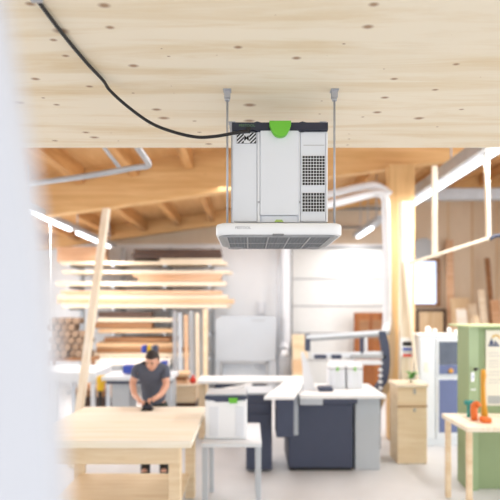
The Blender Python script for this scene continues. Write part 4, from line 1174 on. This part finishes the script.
# ================================================================ BLURRED WHITE PANEL, FAR LEFT FOREGROUND
Yn = .30
bm = bmesh.new()
edge = [(-22, -60), (-6, 0), (9, 84), (22, 160), (34, 240), (43, 320), (50, 400), (56, 500)]
ep = [(wx(px, Yn), wz(py, Yn)) for px, py in edge]
ztop_, zlow = 2.92, 0
top_x = ep[0][0] - (ztop_-ep[0][1])*.13
pts = [(top_x, ztop_)] + ep + [(ep[-1][0]+.02, zlow), (-.62, zlow), (-.62, ztop_)]
prism(bm, pts, Yn, Yn+.02)
o = link('room_divider', bm, M['divider'])
tag(o, 'out-of-focus white divider sheet close to the camera at the left edge', 'divider')

# ================================================================ LIGHT
wd = D.worlds.new('World'); SC.world = wd; wd.use_nodes = True
bg = wd.node_tree.nodes['Background']; bg.inputs['Color'].default_value = (.965, .985, 1.0, 1); bg.inputs['Strength'].default_value = 1.12
def area(name, loc, rot, sx, sy, p, col=(1, 1, 1)):
    l = D.lights.new(name, 'AREA'); l.shape = 'RECTANGLE'; l.size = sx; l.size_y = sy; l.energy = p; l.color = col
    o = D.objects.new(name, l); COL.objects.link(o); o.location = loc; o.rotation_euler = rot; return o
# lamps of the strip lights, then one added fill
area('strip_or_fill', (-3.28, 9.5, 3.36), (0, 0, 0), .12, 4.6, 90, (1, .98, .95))
area('strip_or_fill', (2.80, 7.1, 3.72), (0, 0, 0), .12, 4.0, 90, (1, .98, .95))
area('strip_or_fill', (2.73, 12.1, 3.72), (0, 0, 0), .12, 1.5, 30, (1, .98, .95))
area('strip_or_fill', (0, 9.0, 3.9), (0, 0, 0), 1.0, 6.0, 80, (.96, .98, 1))  # added fill over the middle of the hall, no fixture there
# added fill lights from right and left; no glazing is modelled there
area('side_fill', (7.0, 5.0, 2.4), (0, math.radians(90), 0), 4.0, 7.0, 130, (.93, .97, 1))
area('side_fill', (-5.6, 9.0, 2.0), (0, math.radians(-90), 0), 3.0, 7.0, 90, (.95, .98, 1))

# ================================================================ CAMERA
cam = D.cameras.new('Camera'); co = D.objects.new('Camera', cam); COL.objects.link(co)
co.location = (0, 0, CAMZ); co.rotation_euler = (PI/2, 0, 0)
cam.sensor_width = 36; cam.sensor_fit = 'HORIZONTAL'; cam.lens = 36*F/500
cam.shift_y = 58/500
cam.clip_start = .02
cam.dof.use_dof = True; cam.dof.focus_distance = 2.17
cam.dof.aperture_fstop = (cam.lens/1000)/.021
SC.camera = co
SC.view_settings.view_transform = 'Standard'; SC.view_settings.look = 'None'
SC.view_settings.exposure = 0.55; SC.view_settings.gamma = 1.0
SC.view_settings.use_curve_mapping = False
